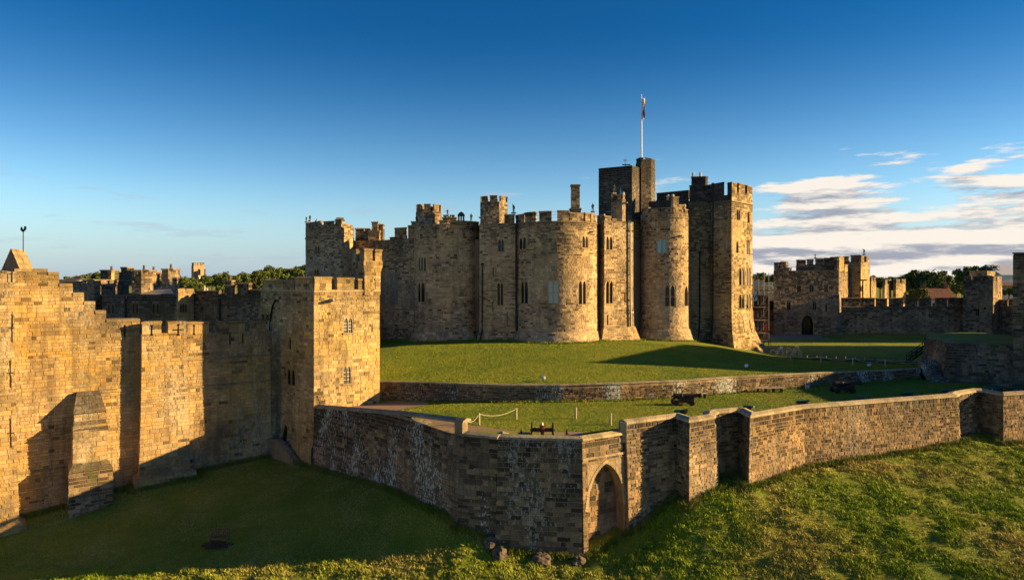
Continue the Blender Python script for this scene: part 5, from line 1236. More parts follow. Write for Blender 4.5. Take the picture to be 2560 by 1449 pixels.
# ================================================================== LEFT BACKGROUND BUILDINGS
db = thing('domestic_range', 'dark stone castle range with battlements and lancet windows behind the left curtain wall', 'building', (-50, 100, 10))
def dr(pts, ztop, style='far', m='keep', wins=(), z0_=8): 
    r = Run(pts); zt_ = ztop(r) if callable(ztop) else ztop; face(db, r, z0_, zt_, style, M[m], wins=wins, back=False, thick=0, ch=(.3, .4), cl=(.4, .9), gap=.035); return r
d1 = dr([pt(255, 112), pt(256, 98), pt(372, 97), pt(437, 96), pt(440, 95.5)], lambda r: Z(737, 97), 'terr', 'keep', wins=[Win(271, 758, 782, 8, 1), Win(281, 758, 782, 8, 1), Win(333, 757, 782, 7, 1), Win(342, 757, 782, 7, 1), Win(384, 757, 782, 8, 1), Win(394, 757, 782, 8, 1)])
d2 = dr([pt(150, 112), pt(152, 108), pt(234, 101), pt(322, 107), pt(322, 115)], lambda r: Z(708, 102), 'far', 'keep')
merlons(d2, [(165, 199, 702, 716), (204, 213, 700, 712), (218, 233, 697, 710), (236, 284, 697, 710), (292, 321, 699, 711)], db, 'far', M['keep'], .6)
d3 = dr([pt(441, 99), pt(441, 94), pt(446, 93.6), pt(484, 96.5), pt(486, 99)], lambda r: Z(726, 94), 'sqt', 'gold', wins=[Win(452, 757, 780, 5.5, 1), Win(458.5, 757, 780, 5.5, 1), Win(465, 757, 780, 5.5, 1)])
merlons(d3, [(446, 462, 720, 730), (466, 483, 721, 732)], db, 'sqt', M['gold'], .6)
d4 = dr([pt(484, 97), pt(672, 92)], lambda r: r.top([(484, 734), (672, 735)]), 'terr', 'dark', wins=[Win(504, 764, 778, 6, 1)])
merlons(d4, [(488, 510, 725, 736), (515, 545, 726, 736), (562, 583, 712, 736), (594, 622, 706, 736), (625, 655, 722, 736)], db, 'terr', M['dark'], .6)
mb = MB(); mb.prism([pt(256, 99), pt(372, 98), pt(440, 97), pt(484, 97.5), pt(672, 93), pt(690, 112), pt(250, 116)], 8, Z(738, 97), (.12, .1, .08)); mb.mk('inner_range', M['dark'], db)
mb = MB(); mb.prism([pt(152, 109), pt(234, 102), pt(320, 108), pt(300, 118), pt(150, 118)], 8, Z(712, 102), (.12, .1, .08)); mb.mk('inner_range', M['dark'], db)
mb = MB(); hx = [(356, 735, 98), (436, 735, 97)]; p0, p1, p2, p3 = pt(350, 99), pt(437, 98), pt(430, 108), pt(348, 108); q0, q1 = pt(366, 103), pt(424, 102)
ze, zr_ = Z(736, 98), Z(718, 102); mb.add([(*p0, ze), (*p1, ze), (*p2, ze), (*p3, ze), (*q0, zr_), (*q1, zr_)], [(0, 1, 5, 4), (1, 2, 5), (2, 3, 4, 5), (3, 0, 4)]); mb.mk('roof', M['lead'], db)
for a in ((330, 368, 674, 735, 99.5), (366, 382, 677, 740, 105), (405, 430, 671, 742, 102)): chim(*a, style='far', parent=db, rot=1, dd=2.4, pots=1)
chim(303, 317, 667, 712, 112, style='blk', parent=db); chim(251, 280, 674, 700, 118, style='blk', parent=db, m='dark'); chim(272, 278, 676, 700, 104, style='sqt', parent=db, dd=.8, pots=1)
chim(563, 578, 700, 716, 98, style='blk', parent=db, dd=1.2, m='dark', pots=1)
pipe(d1, 316, 745, 800, db, M['iron'], .12); pipe(d4, 551, 752, 800, db, M['iron'], .12)
house('slate roofed house half hidden behind the stepped wall top at far left', 140, 168, 712, 699, 120, 'far', 'roof', z0_=8, dd=8)
house('dark slate roof beside the church tower among the trees', 436, 474, 722, 700, 330, 'far', 'roof', z0_=6, dd=20)
# church tower
ct = thing('church_tower', 'distant brown stone church tower with a pale clock face rising above the trees', 'church tower', (X(496, 360), 360, 5))
rC = Run([pt(478.5, 372), pt(479, 362), pt(484, 358), pt(511, 365), pt(510, 375)])
cw = Win(497.5, 671, 687, 8, 1, fd=.5, depth=1.2); cwo = cw.op(rC)
core(rC, 0, lambda q: Z(663, 360), [cwo], 'wall', M['far'], ct, (.30, .20, .12), 0, back=False); cw.build(rC, ct, M['far'], (.3, .2, .12))
merlons(rC, [(479.5, 484, 656, 664), (484.5, 489, 656, 664), (492, 500, 656, 664), (503, 511, 656, 664)], ct, 'far', M['far'], .8)
for px in (483, 512): mb = MB(); mb.prism([pt(px - 1.5, 357), pt(px + 1.5, 357), pt(px + 1.5, 361), pt(px - 1.5, 361)], 0, Z(672, 358), (.28, .19, .12)); mb.mk('buttress', M['far'], ct)
q, d = rC.at(497.5); c0 = rC.P(q, Z(697, d), .3); n0 = rC.nrm[2]; tx_ = Vector((-n0.y, n0.x))
V = [c0] + [(c0[0] + tx_.x * 1.05 * math.cos(a), c0[1] + tx_.y * 1.05 * math.cos(a), c0[2] + 1.05 * math.sin(a)) for a in [2 * math.pi * k / 16 for k in range(16)]]
V2 = [(v[0] - n0.x * .25, v[1] - n0.y * .25, v[2]) for v in V[1:]]
f = mk('clock_face', V + V2, [(0, 1 + k, 1 + (k + 1) % 16) for k in range(16)] + [(1 + k, 17 + k, 17 + (k + 1) % 16, 1 + (k + 1) % 16) for k in range(16)], M['white'], ct)
mb = MB(); mb.tube([(c0[0] + n0.x * .1, c0[1] + n0.y * .1, c0[2]), (c0[0] + n0.x * .1, c0[1] + n0.y * .1, c0[2] + .8)], .09, 4); mb.tube([(c0[0] + n0.x * .1, c0[1] + n0.y * .1, c0[2]), (c0[0] + n0.x * .1 - tx_.x * .5, c0[1] + n0.y * .1 - tx_.y * .5, c0[2] + .1)], .09, 4); mb.mk('clock_hand', M['iron'], f)

# ================================================================== HILLS AND TREES
def hills(name, px0, px1, d, prof, z0_=0):
    V = []; n = 60
    for i in range(n + 1):
        px = px0 + (px1 - px0) * i / n; y_ = np.interp(px, [p[0] for p in prof], [p[1] for p in prof]) + 1.2 * mnoise.noise((px * .05, d, 0))
        V += [(X(px, d), d, z0_), (X(px, d) * 1.06, d * 1.06, Z(y_, d * 1.06)), (X(px, d) * 1.3, d * 1.3, z0_)]
    Fc = []
    for i in range(n): Fc += [(3 * i, 3 * i + 3, 3 * i + 4, 3 * i + 1), (3 * i + 1, 3 * i + 4, 3 * i + 5, 3 * i + 2)]
    return mk(name, V, Fc, M['hill'], kind='structure', smooth=True)
hills('hills', -600, 900, 1500, [(-600, 698), (150, 698), (400, 696), (560, 692), (700, 680), (800, 675), (900, 680)])
hills('hills', 1700, 3400, 1600, [(1700, 690), (1900, 690), (1950, 694), (2200, 696), (2500, 694), (3400, 692)])
def crown_mesh(name, seed, nclump=70, leaves=55, shape=(1, 1, .8), ls=.055):
    rs = np.random.RandomState(seed); V = []; Fc = []; T = []
    lobes = [(0, 0, .0, .62)] + [(math.cos(a) * U(.35, .6), math.sin(a) * U(.35, .6), U(-.35, .5), U(.28, .48)) for a in [U(0, 6.28) for _ in range(9)]]
    for k in range(nclump):
        lx, ly, lz, lr = lobes[rs.randint(len(lobes))]; v = rs.normal(size=3); v /= np.linalg.norm(v); r_ = lr * (.55 + .5 * rs.rand() ** .5)
        c = np.array([lx, ly, lz]) + v * r_; cr = .10 + .09 * rs.rand(); tn_ = .55 + .9 * rs.rand()
        for j in range(leaves):
            w_ = rs.normal(size=3); w_ /= np.linalg.norm(w_); p = (c + w_ * cr * rs.rand() ** .4) * np.array(shape)
            a = rs.normal(size=3); a /= np.linalg.norm(a); b = np.cross(a, rs.normal(size=3)); b /= np.linalg.norm(b); s_ = ls * (.6 + .8 * rs.rand())
            i0 = len(V); V += [tuple(p - a * s_), tuple(p + b * s_ * .6), tuple(p + a * s_), tuple(p - b * s_ * .6)]; Fc.append((i0, i0 + 1, i0 + 2, i0 + 3))
            t_ = tn_ * (.8 + .4 * rs.rand()); T += [(t_ * 1.05, t_, t_ * .9)] * 4
    me = bpy.data.meshes.new(name); me.from_pydata(V, [], Fc); me.materials.append(M['leaf'])
    at = me.color_attributes.new('tone', 'FLOAT_COLOR', 'POINT'); at.data.foreach_set('color', np.hstack([np.array(T, np.float32), np.ones((len(V), 1), np.float32)]).ravel()); return me
CR = [crown_mesh('crown', 1, 120, 45, (1, 1, .82)), crown_mesh('crown', 2, 120, 45, (1, 1, .7)), crown_mesh('crown', 3, 120, 45, (.8, .8, 1.1)), crown_mesh('crown', 4, 200, 60, (1, 1, .75), .045)]
tm = MB(); tm.tube([(0, 0, -1.6), (.02, 0, -.8), (0, .02, -.2), (.05, 0, .4)], [.07, .055, .04, .015], 7)
for a in range(5): tm.tube([(0, 0, -.5 + a * .12), (.25 * math.cos(a * 1.3), .25 * math.sin(a * 1.3), -.2 + a * .12), (.5 * math.cos(a * 1.3), .5 * math.sin(a * 1.3), .1 + a * .1)], [.035, .025, .01], 5)
tme = bpy.data.meshes.new('trunk'); tme.from_pydata(tm.v, [], tm.f); tme.materials.append(M['bark'])
NTREE = [0]
def tree(px, ytop, wpx, d, var, label, group=None, asp=1.0):
    r = wpx / 2 * d / F * 1.22; zt_ = Z(ytop, d); sh_ = {0: .82, 1: .7, 2: 1.1, 3: .75}[var] * asp
    zc_ = zt_ - r * sh_ * .80; o = bpy.data.objects.new('tree', None); C.objects.link(o); o.location = (X(px, d), d, zc_ - 1.6 * r); o['label'] = label; o['category'] = 'tree'
    if group: o['group'] = group
    for nm, me in (('trunk', tme), ('crown', CR[var])):
        c = bpy.data.objects.new(nm, me); C.objects.link(c); c.parent = o; c.location = (0, 0, 1.6 * r); c.scale = (r, r, r * asp)
        if nm == 'crown': c.rotation_euler.z = U(0, 6.28)
    return o
tree(2297, 664, 134, 215, 3, 'large round dark green tree rising above the far curtain wall')
tree(2240, 688, 60, 230, 0, 'dark tree left of the large round one, behind the barbican turrets')
tree(2447, 655, 108, 230, 3, 'broad dark tree directly behind the small square tower')
tree(2200, 692, 50, 240, 1, 'low tree between the gatehouse and the barbican turrets')
tree(2292, 722, 50, 170, 1, 'bright yellow green bush just above the far curtain wall')
tree(2390, 698, 46, 260, 0, 'low dark tree between the red roof and the small tower')
tree(2345, 705, 44, 280, 1, 'low dark tree behind the red roofed cottage')
tree(2522, 718, 34, 180, 1, 'small bush between the small tower and the right edge tower')
tree(1900, 680, 30, 380, 0, 'rounded tree on the hillside just right of the keep')
tree(1922, 688, 30, 420, 1, 'low tree on the hillside left of the gatehouse')
tree(2405, 712, 40, 200, 1, 'shrubby tree beside the left flank of the small square tower')
LT = [(180, 688, 46, 300, 0), (226, 686, 46, 320, 1), (205, 690, 46, 290, 1), (263, 678, 64, 260, 0), (300, 683, 40, 280, 2), (316, 679, 48, 250, 0), (345, 684, 54, 240, 1), (392, 682, 50, 260, 0), (427, 686, 44, 240, 2), (448, 684, 50, 230, 0), (470, 698, 46, 200, 1), (490, 706, 40, 190, 0),
      (515, 690, 40, 240, 1), (530, 684, 44, 260, 0), (556, 680, 56, 230, 2), (585, 685, 48, 220, 0), (612, 683, 46, 240, 1), (640, 678, 70, 170, 3), (660, 673, 60, 340, 0), (690, 668, 60, 420, 1), (715, 668, 50, 440, 0), (742, 662, 56, 460, 0), (765, 660, 50, 480, 1), (675, 676, 50, 300, 2), (700, 676, 60, 330, 0), (728, 674, 50, 350, 1), (755, 676, 50, 330, 0)]
refs = {180: 'leftmost small round tree on the skyline behind the stepped wall', 205: 'pale low tree tucked under the two leftmost skyline trees', 226: 'small round tree on the skyline, last one left of the battlemented block',
 263: 'tree on the skyline around the leftmost stone chimney', 300: 'upright tree directly behind the slim dark square chimney', 316: 'tree filling the gap between the slim dark chimney and the broad sunlit chimney', 345: 'tree mostly hidden behind the broad sunlit chimney', 392: 'tree showing in the gap between the broad chimney and the tall sunlit chimney',
 427: 'tree directly right of the tall sunlit chimney', 448: 'tree above the small sunlit bay tower', 470: 'tree at the left foot of the church tower', 490: 'round dark tree directly in front of the church tower', 515: 'low tree touching the right side of the church tower', 530: 'tree beside and right of the church tower, darker than its taller neighbour',
 556: 'tall pointed pale green tree midway between the church tower and the dark near tree', 585: 'broad tree right of the tall pointed pale green one', 612: 'tree just left of the dark dense near tree', 640: 'dark dense near tree above the dark range just left of the square tower', 660: 'tree crown peeping out behind the dark dense near tree', 675: 'lighter tree against the right side of the dark dense near tree',
 690: 'hilltop tree at the left end of the wooded ridge', 700: 'tree on the slope below the left end of the wooded ridge', 715: 'hilltop tree in the middle of the wooded ridge', 728: 'tree on the slope below the middle of the wooded ridge', 742: 'highest rounded hilltop tree just left of the keep', 755: 'lower tree against the left edge of the keep', 765: 'rightmost hilltop tree, partly behind the left tower of the keep'}
for i, (px, y_, w_, d, v) in enumerate(LT):
    if px in refs: tree(px, y_, w_, d, v, refs[px], 'trees beyond the left ranges')
    else: tree(px, y_, w_, d, v, 'green broadleaf tree in the belt of trees between the left ranges and the skyline', 'trees beyond the left ranges')

# ================================================================== TERRACE THINGS
def lathe(p0, p1, prof, n=12):
    p0 = Vector(p0); p1 = Vector(p1); mb = MB(); mb.tube([p0.lerp(p1, t) for t, r in prof], [r for t, r in prof], n); return mb
def wheel(mb, c, r, w_, axis, n=14):
    c = Vector(c); ax = Vector(axis).normalized(); mb.tube([c - ax * w_ / 2, c + ax * w_ / 2], r, n)
def big_gun(px, py, s, label):
    d = (H - 8.0) * F / (py - HY); x, y, z = X(px, d), d, 8.0; th = thing('cannon', label, 'cannon', (x, y, z), 'large cannons on the terrace')
    k = s
    lathe((x - 1.05 * k, y, z + .82 * k), (x + 1.45 * k, y - .25, z + .96 * k), [(-.06, .03), (-.05, .08), (-.02, .05), (0, .20 * k), (.06, .24 * k), (.3, .21 * k), (.31, .24 * k), (.33, .2 * k), (.7, .16 * k), (.9, .145 * k), (.93, .19 * k), (1, .18 * k)], 14).mk('barrel', M['rust'], th)
    lathe((x + 1.452 * k, y - .25, z + .96 * k), (x + 1.475 * k, y - .253, z + .961 * k), [(0, .15 * k), (1, .14 * k)], 12).mk('muzzle_ring', M['palewood'], th)
    for s_ in (-1, 1):
        yy = y + s_ * .3 * k; mb = MB(); V = []
        pr_ = [(-1.2, .25), (.75, .25), (.75, .85), (.35, .85), (.3, .7), (-.1, .7), (-.15, .58), (-.6, .55), (-.65, .45), (-1.2, .42)]
        for o in (-.07, .07): V += [(x + a * k, yy + o, z + b * k) for a, b in pr_]
        n = len(pr_); mb.add(V, [tuple(range(n)), tuple(range(n, 2 * n))[::-1]] + [(i, i + n, (i + 1) % n + n, (i + 1) % n) for i in range(n)]); mb.mk('carriage_cheek', M['rust'], th)
    for xx in (-.9, .5):
        for s_ in (-1, 1): mb = MB(); wheel(mb, (x + xx * k, y + s_ * .5 * k, z + .26 * k), .26 * k, .14, (0, 1, 0)); mb.mk('wheel', M['iron'], th)
        mb = MB(); mb.tube([(x + xx * k, y - .5 * k, z + .26 * k), (x + xx * k, y + .5 * k, z + .26 * k)], .06, 6); mb.mk('axle', M['iron'], th)
    mb = MB(); mb.box((x - .3 * k, y, z + .42 * k), (1.4 * k, .5 * k, .1)); mb.mk('bed', M['wood'], th)
big_gun(1712, 1012, 1.05, 'large brown cannon on a wheeled carriage standing on the sunlit terrace lawn')
big_gun(2112, 981, 1.15, 'large dark cannon on a wheeled carriage in the shade near the retaining wall')
grn = [(1703, 1034, 30, 'first'), (1872, 1024, 18, ''), (2007, 1010, 30, ''), (2157, 1001, 18, ''), (2268, 990, 26, ''), (2370, 981, 18, ''), (2480, 973, 26, '')]
glab = ['small green cannon nearest the bastion, below the large sunlit cannon', 'second small green cannon along the wall, short and pointing towards the viewer', 'small green cannon lying lengthwise midway along the sunlit part of the wall', 'fourth small green cannon, last one in full sun, close behind the wall', 'small green cannon in shade just right of the large dark cannon', 'short green cannon in shade between two longer green ones near the right', 'rightmost small green cannon in shade near the high retaining wall']
for (px, py, w_, _), lb in zip(grn, glab):
    d = (H - 8.0) * F / (py - HY); x, y, z = X(px, d), d, 8.0; th = thing('small_cannon', lb, 'cannon', (x, y, z), 'small green cannons along the terrace wall')
    L = 1.15; an = 0.15 if w_ > 20 else 1.0; dx, dy = math.cos(an) * L / 2, -math.sin(an) * L / 2
    lathe((x - dx, y - dy, z + .22), (x + dx, y + dy, z + .36), [(-.08, .03), (-.05, .05), (0, .12), (.1, .14), (.5, .11), (.85, .09), (.9, .12), (1, .12)], 12).mk('barrel', M['green'], th)
    for s_ in (-1, 1):
        mb = MB(); mb.box((x + s_ * dy * .2, y - s_ * dx * .2, z + .09), (.95 if an < .5 else .8, .1, .2), -an); mb.mk('cradle_block', M['darkwood'], th)
    mb = MB(); mb.box((x + dx * .55, y + dy * .55, z + .12), (.12, .36, .26), -an); mb.mk('cradle_block', M['wood'], th)
# field gun on the bastion pointing outwards
fg = thing('field_gun', 'old field gun with two big wheels and a red muzzle plug inside the bastion', 'cannon', (X(1355, 51.8), 51.8, 8.0))
fx, fy = X(1356, 51.8), 51.8
for s_ in (-1, 1):
    cx = fx + s_ * .80; mb = MB(); rr = .56; n = 16
    ring = [(cx, fy + rr * math.cos(2 * math.pi * k / n), 8.60 + rr * math.sin(2 * math.pi * k / n)) for k in range(n + 1)]; mb.tube(ring, .055, 6, cap=False); w_ = mb.mk('wheel', M['iron'], fg)
    for k in range(8): mb = MB(); a = 2 * math.pi * k / 8; mb.tube([(cx, fy, 8.6), (cx, fy + rr * math.cos(a), 8.6 + rr * math.sin(a))], .03, 4); mb.mk('spoke', M['rust'], w_)
    mb = MB(); mb.tube([(cx - .12, fy, 8.6), (cx + .12, fy, 8.6)], .1, 8); mb.mk('hub', M['iron'], w_)
mb = MB(); mb.box((fx, fy, 8.62), (1.7, .22, .26)); mb.mk('axle', M['rust'], fg)
lathe((fx, fy + .7, 8.75), (fx, fy - 1.0, 8.98), [(0, .16), (.1, .2), (.5, .15), (.92, .12), (.95, .16), (1, .15)], 12).mk('barrel', M['rust'], fg)
lathe((fx, fy - 1.0, 8.985), (fx, fy - 1.04, 8.99), [(0, .12), (1, .10)], 10).mk('muzzle_plug', M['red'], fg)
mb = MB(); mb.box((fx, fy + .9, 8.35), (.22, 2.0, .2)); mb.mk('trail', M['wood'], fg)
mb = MB(); mb.tube([(fx - .02, fy - .1, 8.95), (fx - .02, fy - .1, 9.2)], [.12, .06], 8); mb.mk('sight_cover', M['white'], fg)
for px, lb in ((1303, 'small iron bollard left of the field gun on the bastion'), (1417, 'small iron bollard right of the field gun on the bastion')):
    x = X(px, 51.2); mb = MB(); mb.tube([(x, 51.2, 8), (x, 51.2, 8.45), (x, 51.2, 8.5), (x, 51.2, 8.75), (x, 51.2, 8.82)], [.09, .06, .1, .05, .02], 8); mb.tube([(x - .15, 51.2, 8.4), (x + .15, 51.2, 8.4)], .03, 5); tag(mb.mk('bollard', M['iron']), lb, 'bollard', 'iron bollards beside the field gun')
# posts and ropes
def posts(lst, grp, labels, ropes, rlab, gz, hgt=1.0):
    P_ = []
    for (px, py, d), lb in zip(lst, labels):
        x = X(px, d); z = gz(x, d); mb = MB(); mb.tube([(x, d, z - .1), (x, d, z + hgt - .04), (x, d, z + hgt)], [.075, .075, .04], 8); tag(mb.mk('post', M['palewood']), lb, 'post', grp); P_.append((x, d, z + hgt - .08))
    for (i, j), lb in zip(ropes, rlab):
        a, b = (Vector(P_[i]) if not isinstance(i, tuple) else Vector(i)), (Vector(P_[j]) if not isinstance(j, tuple) else Vector(j)); mb = MB()
        mb.tube([a.lerp(b, t / 10) - Vector((0, 0, .35 * 4 * t / 10 * (1 - t / 10))) for t in range(11)], .028, 5); tag(mb.mk('rope', M['rope']), lb, 'rope', grp.replace('posts', 'ropes'))
tzf = lambda x, y: float(tz(x, y))
posts([(1198, 1060, 56.6), (1291, 1048, 58.8), (1440, 1048, 58.8), (1527, 1062, 56.3)], 'posts on the terrace lawn behind the bastion',
      ['leftmost pale rope post behind the bastion, nearest the terrace wall end', 'second rope post from the left behind the bastion, where the rope ends', 'bare post right of the field gun on the terrace lawn', 'rightmost post behind the bastion near the sunlit wall'], [(0, 1), ((X(1165, 55.5), 55.5, 8.55), 0)], ['sagging pale rope between the two left posts behind the bastion', 'short pale rope from the leftmost post down to the terrace wall'], tzf)
mzf = lambda x, y: float(mz(x, y))
posts([(1976, 905, 92), (2052, 910, 90.5), (2132, 915, 88.8), (2213, 920, 87.3), (2320, 926, 86)], 'posts along the edging wall right of the keep',
      ['rope post nearest the keep on the right slope, beside the white hoops', 'second rope post from the keep along the edging wall', 'third rope post from the keep along the edging wall', 'fourth rope post from the keep, near the stone steps', 'last rope post at the top of the stone steps'], [(0, 1), (1, 2), (2, 3), (3, 4)], ['sagging rope between the first and second posts from the keep', 'sagging rope between the second and third posts from the keep', 'sagging rope between the third and fourth posts from the keep', 'sagging rope from the fourth post to the stone steps'], mzf)
wf = thing('wire_fence', 'thin wire fence with slim pale posts running above the low edging wall', 'fence', (X(2130, 97), 97, 8.6))
fpz = []
for k, px in enumerate((2018, 2042, 2066, 2090, 2114, 2138, 2162, 2188, 2214, 2240, 2266)):
    x = X(px, 98.5); z = float(bailey_z(x, 98.5)); zt_ = Z(888 + k * .7, 98.5); mb = MB(); mb.tube([(x, 98.5, z - .2), (x, 98.5, zt_)], .045, 5); mb.mk('fence_post', M['palewood'] if k < 7 else M['darkwood'], wf); fpz.append((x, 98.5, zt_ - .1))
for dz in (0, -.45): mb = MB(); mb.tube([(a, b, c + dz) for a, b, c in fpz], .018, 4); mb.mk('wire', M['iron'], wf)
# white hoop racks
for px, py, n_, lb in ((1934, 886, 1, 'low pale hoops lying at the foot of the keep apron'), (1953, 882, 2, 'white double hoop rack left of the wire mesh panel foot'), (1976, 884, 2, 'white double hoop rack in the middle beside the mesh panel'), (1996, 884, 3, 'tallest white hoop rack with three stacked hoops, rightmost')):
    d = 100.0; x = X(px, d); z = 8.75; th = thing('hoop_rack', lb, 'hoop rack', (x, d, z), 'white hoop racks beside the keep')
    for k in range(n_):
        for e in (0, .3):
            hh = .95 - k * .0 + .25 * k; w_ = .38; mb = MB()
            mb.tube([(x - w_, d + e + k * .3, z - .1), (x - w_, d + e + k * .3, z + hh * .7), (x - w_ * .6, d + e + k * .3, z + hh), (x + w_ * .6, d + e + k * .3, z + hh), (x + w_, d + e + k * .3, z + hh * .7), (x + w_, d + e + k * .3, z - .1)], .05, 6); mb.mk('hoop', M['palewood'], th)
mp = thing('mesh_panel', 'grey temporary wire mesh fence panel beside the scaffold', 'fence panel', (X(1945, 104), 104, 8.3))
x0, x1 = X(1921, 104), X(1966, 104); z0_, z1_ = Z(892, 104), Z(863, 104)
mb = MB(); mb.tube([(x0, 104, z0_), (x0, 104, z1_ - .2), (x1, 104, z1_), (x1, 104, z0_), (x0, 104, z0_)], .04, 5); mb.mk('frame', M['lead'], mp)
mb = MB()
for k in range(1, 18): xx = x0 + (x1 - x0) * k / 18; mb.tube([(xx, 104, z0_), (xx, 104, z1_ - .15)], .012, 3)
for k in range(1, 7): zz = z0_ + (z1_ - z0_) * k / 7; mb.tube([(x0, 104, zz), (x1, 104, zz)], .012, 3)
mb.mk('mesh', M['lead'], mp)
mb = MB(); mb.box((X(1953, 104), 103.9, Z(869, 104)), (.4, .03, .3)); mb.mk('notice', M['white'], mp)
# signs: boards seen front on, print too small to read
for px, y_, d, lb in ((1628, 989, 67.5, 'small white notice on a short post before the retaining wall, left of the large cannon'), (1727, 975, 70.5, 'small white notice by the retaining wall behind the sunlit large cannon'), (2018, 967, 75.2, 'small white notice on a post in the shade left of the dark cannon')):
    x = X(px, d); z_ = Z(y_, d); th = thing('sign', lb, 'sign', (x, d, 8), 'small notices by the retaining wall')
    mb = MB(); mb.box((x, d, z_), (.46, .04, .36)); f = mb.mk('board', M['white'], th)
    mb = MB(); mb.box((x, d - .03, z_ + .06), (.36, .02, .10)); mb.box((x, d - .03, z_ - .09), (.3, .02, .05)); mb.mk('print', M['red'], f)
    mb = MB(); mb.tube([(x, d + .04, 8), (x, d + .04, z_)], .03, 5); mb.mk('post', M['iron'], th)
# long benches against the retaining wall
for px0, px1, y_, d, lb in ((1885, 1963, 968, 73, 'long low wooden bench of dark planks before the retaining wall'), (1742, 1768, 986, 69.5, 'short low wooden bench behind the muzzle of the sunlit large cannon')):
    x0, x1 = X(px0, d), X(px1, d); th = thing('bench', lb, 'bench', ((x0 + x1) / 2, d, 8), 'low benches by the retaining wall')
    for k in range(3): mb = MB(); mb.box(((x0 + x1) / 2, d - .2 + k * .17, 8.45), (x1 - x0, .15, .07), .05); mb.mk('plank', M['palewood'], th)
    n_ = 4 if px1 - px0 > 40 else 2
    for k in range(n_): mb = MB(); mb.box((x0 + (x1 - x0) * (k + .5) / n_, d, 8.2), (.14, .45, .42)); mb.mk('leg', M['darkwood'], th)
for px, y_, gzf, d, m_, lb in ((1865, 936, mzf, 79, 'white', 'white floodlight on the mound slope above the retaining wall'), (1358, 962, mzf, 69.5, 'bluewhite', 'small grey floodlight on the mound edge above the retaining wall'), (2172, 920, mzf, 85, 'bluewhite', 'small grey floodlight in the shade near the roped posts')):
    x = X(px, d); z = gzf(x, d); th = thing('floodlight', lb, 'floodlight', (x, d, z), 'floodlights on the mound')
    mb = MB(); mb.tube([(x, d, z - .05), (x, d, z + .3)], .04, 5); mb.mk('bracket', M['iron'], th)
    mb = MB(); mb.tube([(x - .15, d - .05, z + .3), (x + .02, d, z + .38), (x + .2, d + .05, z + .46)], [.12, .2, .17], 8); mb.mk('lamp_head', M[m_], th)
# wooden memorial bench on the lower lawn
bx, by = X(548, 53.2), 53.2; bz = fieldz(bx, by)
bn = thing('bench', 'brown slatted wooden bench on a dark stone base on the shaded lower lawn', 'bench', (bx, by, bz))
an = .12
def bb(cx, cy, cz, a, b, c, nm, m_='wood', rz_=0):
    co, si = math.cos(an), math.sin(an); mb = MB(); mb.box((bx + cx * co - cy * si, by + cx * si + cy * co, bz + cz), (a, b, c), an); mb.mk(nm, M[m_], bn)
for k in range(5): bb(0, -.22 + k * .1, .52, 1.3, .08, .04, 'seat_slat')
bb(0, .25, 1.02, 1.3, .05, .09, 'top_rail')
for k in range(9): bb(-.54 + k * .135, .25, .76, .07, .03, .46, 'back_slat')
for s_ in (-1, 1):
    bb(s_ * .65, .26, .52, .07, .07, 1.05, 'leg'); bb(s_ * .65, -.24, .35, .07, .07, .7, 'leg'); bb(s_ * .65, 0, .72, .08, .55, .05, 'armrest')
mb = MB()
for i in range(7):
    for j in range(4):
        if (i in (0, 6) and j in (0, 3)): continue
        bb(-1.0 + i * .34 + U(-.02, .02), -.75 + j * .36, .01 + U(-.01, .02), .31, .33, .14, 'base_stone', 'darkwood')
# boulders at the bastion foot
def boulder(px, d, r, lb, sx=1, sz=1):
    x = X(px, d); z = fieldz(x, d); rs = np.random.RandomState(int(px)); V = []; n = 16; m_ = 12
    for j in range(m_ + 1):
        ph = math.pi * j / m_
        for i in range(n):
            th_ = 2 * math.pi * i / n; v = Vector((math.sin(ph) * math.cos(th_), math.sin(ph) * math.sin(th_), math.cos(ph))); k = 1 + .35 * mnoise.noise(v * 1.6 + Vector((px, 0, 0)))
            k *= 1 + .22 * mnoise.noise(v * 4 + Vector((px, 3, 0))); V.append((x + v.x * r * k * sx, d + v.y * r * k, z + r * .12 + v.z * r * k * sz))
    Fc = [(j * n + i, j * n + (i + 1) % n, (j + 1) * n + (i + 1) % n, (j + 1) * n + i) for j in range(m_) for i in range(n)]
    tag(mk('boulder', V, Fc, M['boulder']), lb, 'boulder', 'boulders at the foot of the bastion')
boulder(1250, 48.7, .55, 'rounded grey boulder at the left foot of the bastion front', 1, 1.15); boulder(1226, 49.4, .5, 'dark boulder in the corner left of the rounded grey one', 1, 1.1); boulder(1355, 48.5, .6, 'broad flat boulder under the middle of the bastion front', 1.25, .7); boulder(1445, 48.2, .5, 'squarish boulder at the lit corner of the bastion', 1, .8)
# scaffold
sf = thing('scaffold', 'scaffold tower with dark netting and ladders behind the tall right tower of the keep', 'scaffolding', (X(1902, 110), 110, 9))
xs_ = [X(p, 110) for p in (1889, 1903, 1916)]; zt_, zb_ = Z(700, 110), 8.6
for x in xs_:
    for y in (109, 111): mb = MB(); mb.tube([(x, y, zb_), (x, y, zt_ + (1.2 if x == xs_[2] else .6 * U(0, 1)))], .05, 5); mb.mk('upright', M['steel'], sf)
lv = [Z(y_, 110) for y_ in (735, 768, 800, 832, 850)]
for z_ in lv:
    mb = MB(); mb.box(((xs_[0] + xs_[2]) / 2, 110, z_), (xs_[2] - xs_[0] + .3, 2.2, .08)); mb.mk('platform', M['wood'], sf)
    mb = MB(); mb.tube([(xs_[0] - .2, 108.95, z_ + .5), (xs_[2] + .2, 108.95, z_ + .5)], .04, 5); mb.mk('guard_rail', M['steel'], sf)
for a, b in zip(lv, lv[1:]): mb = MB(); mb.tube([(xs_[0], 108.9, b), (xs_[2], 108.9, a)], .04, 5); mb.mk('brace', M['steel'], sf)
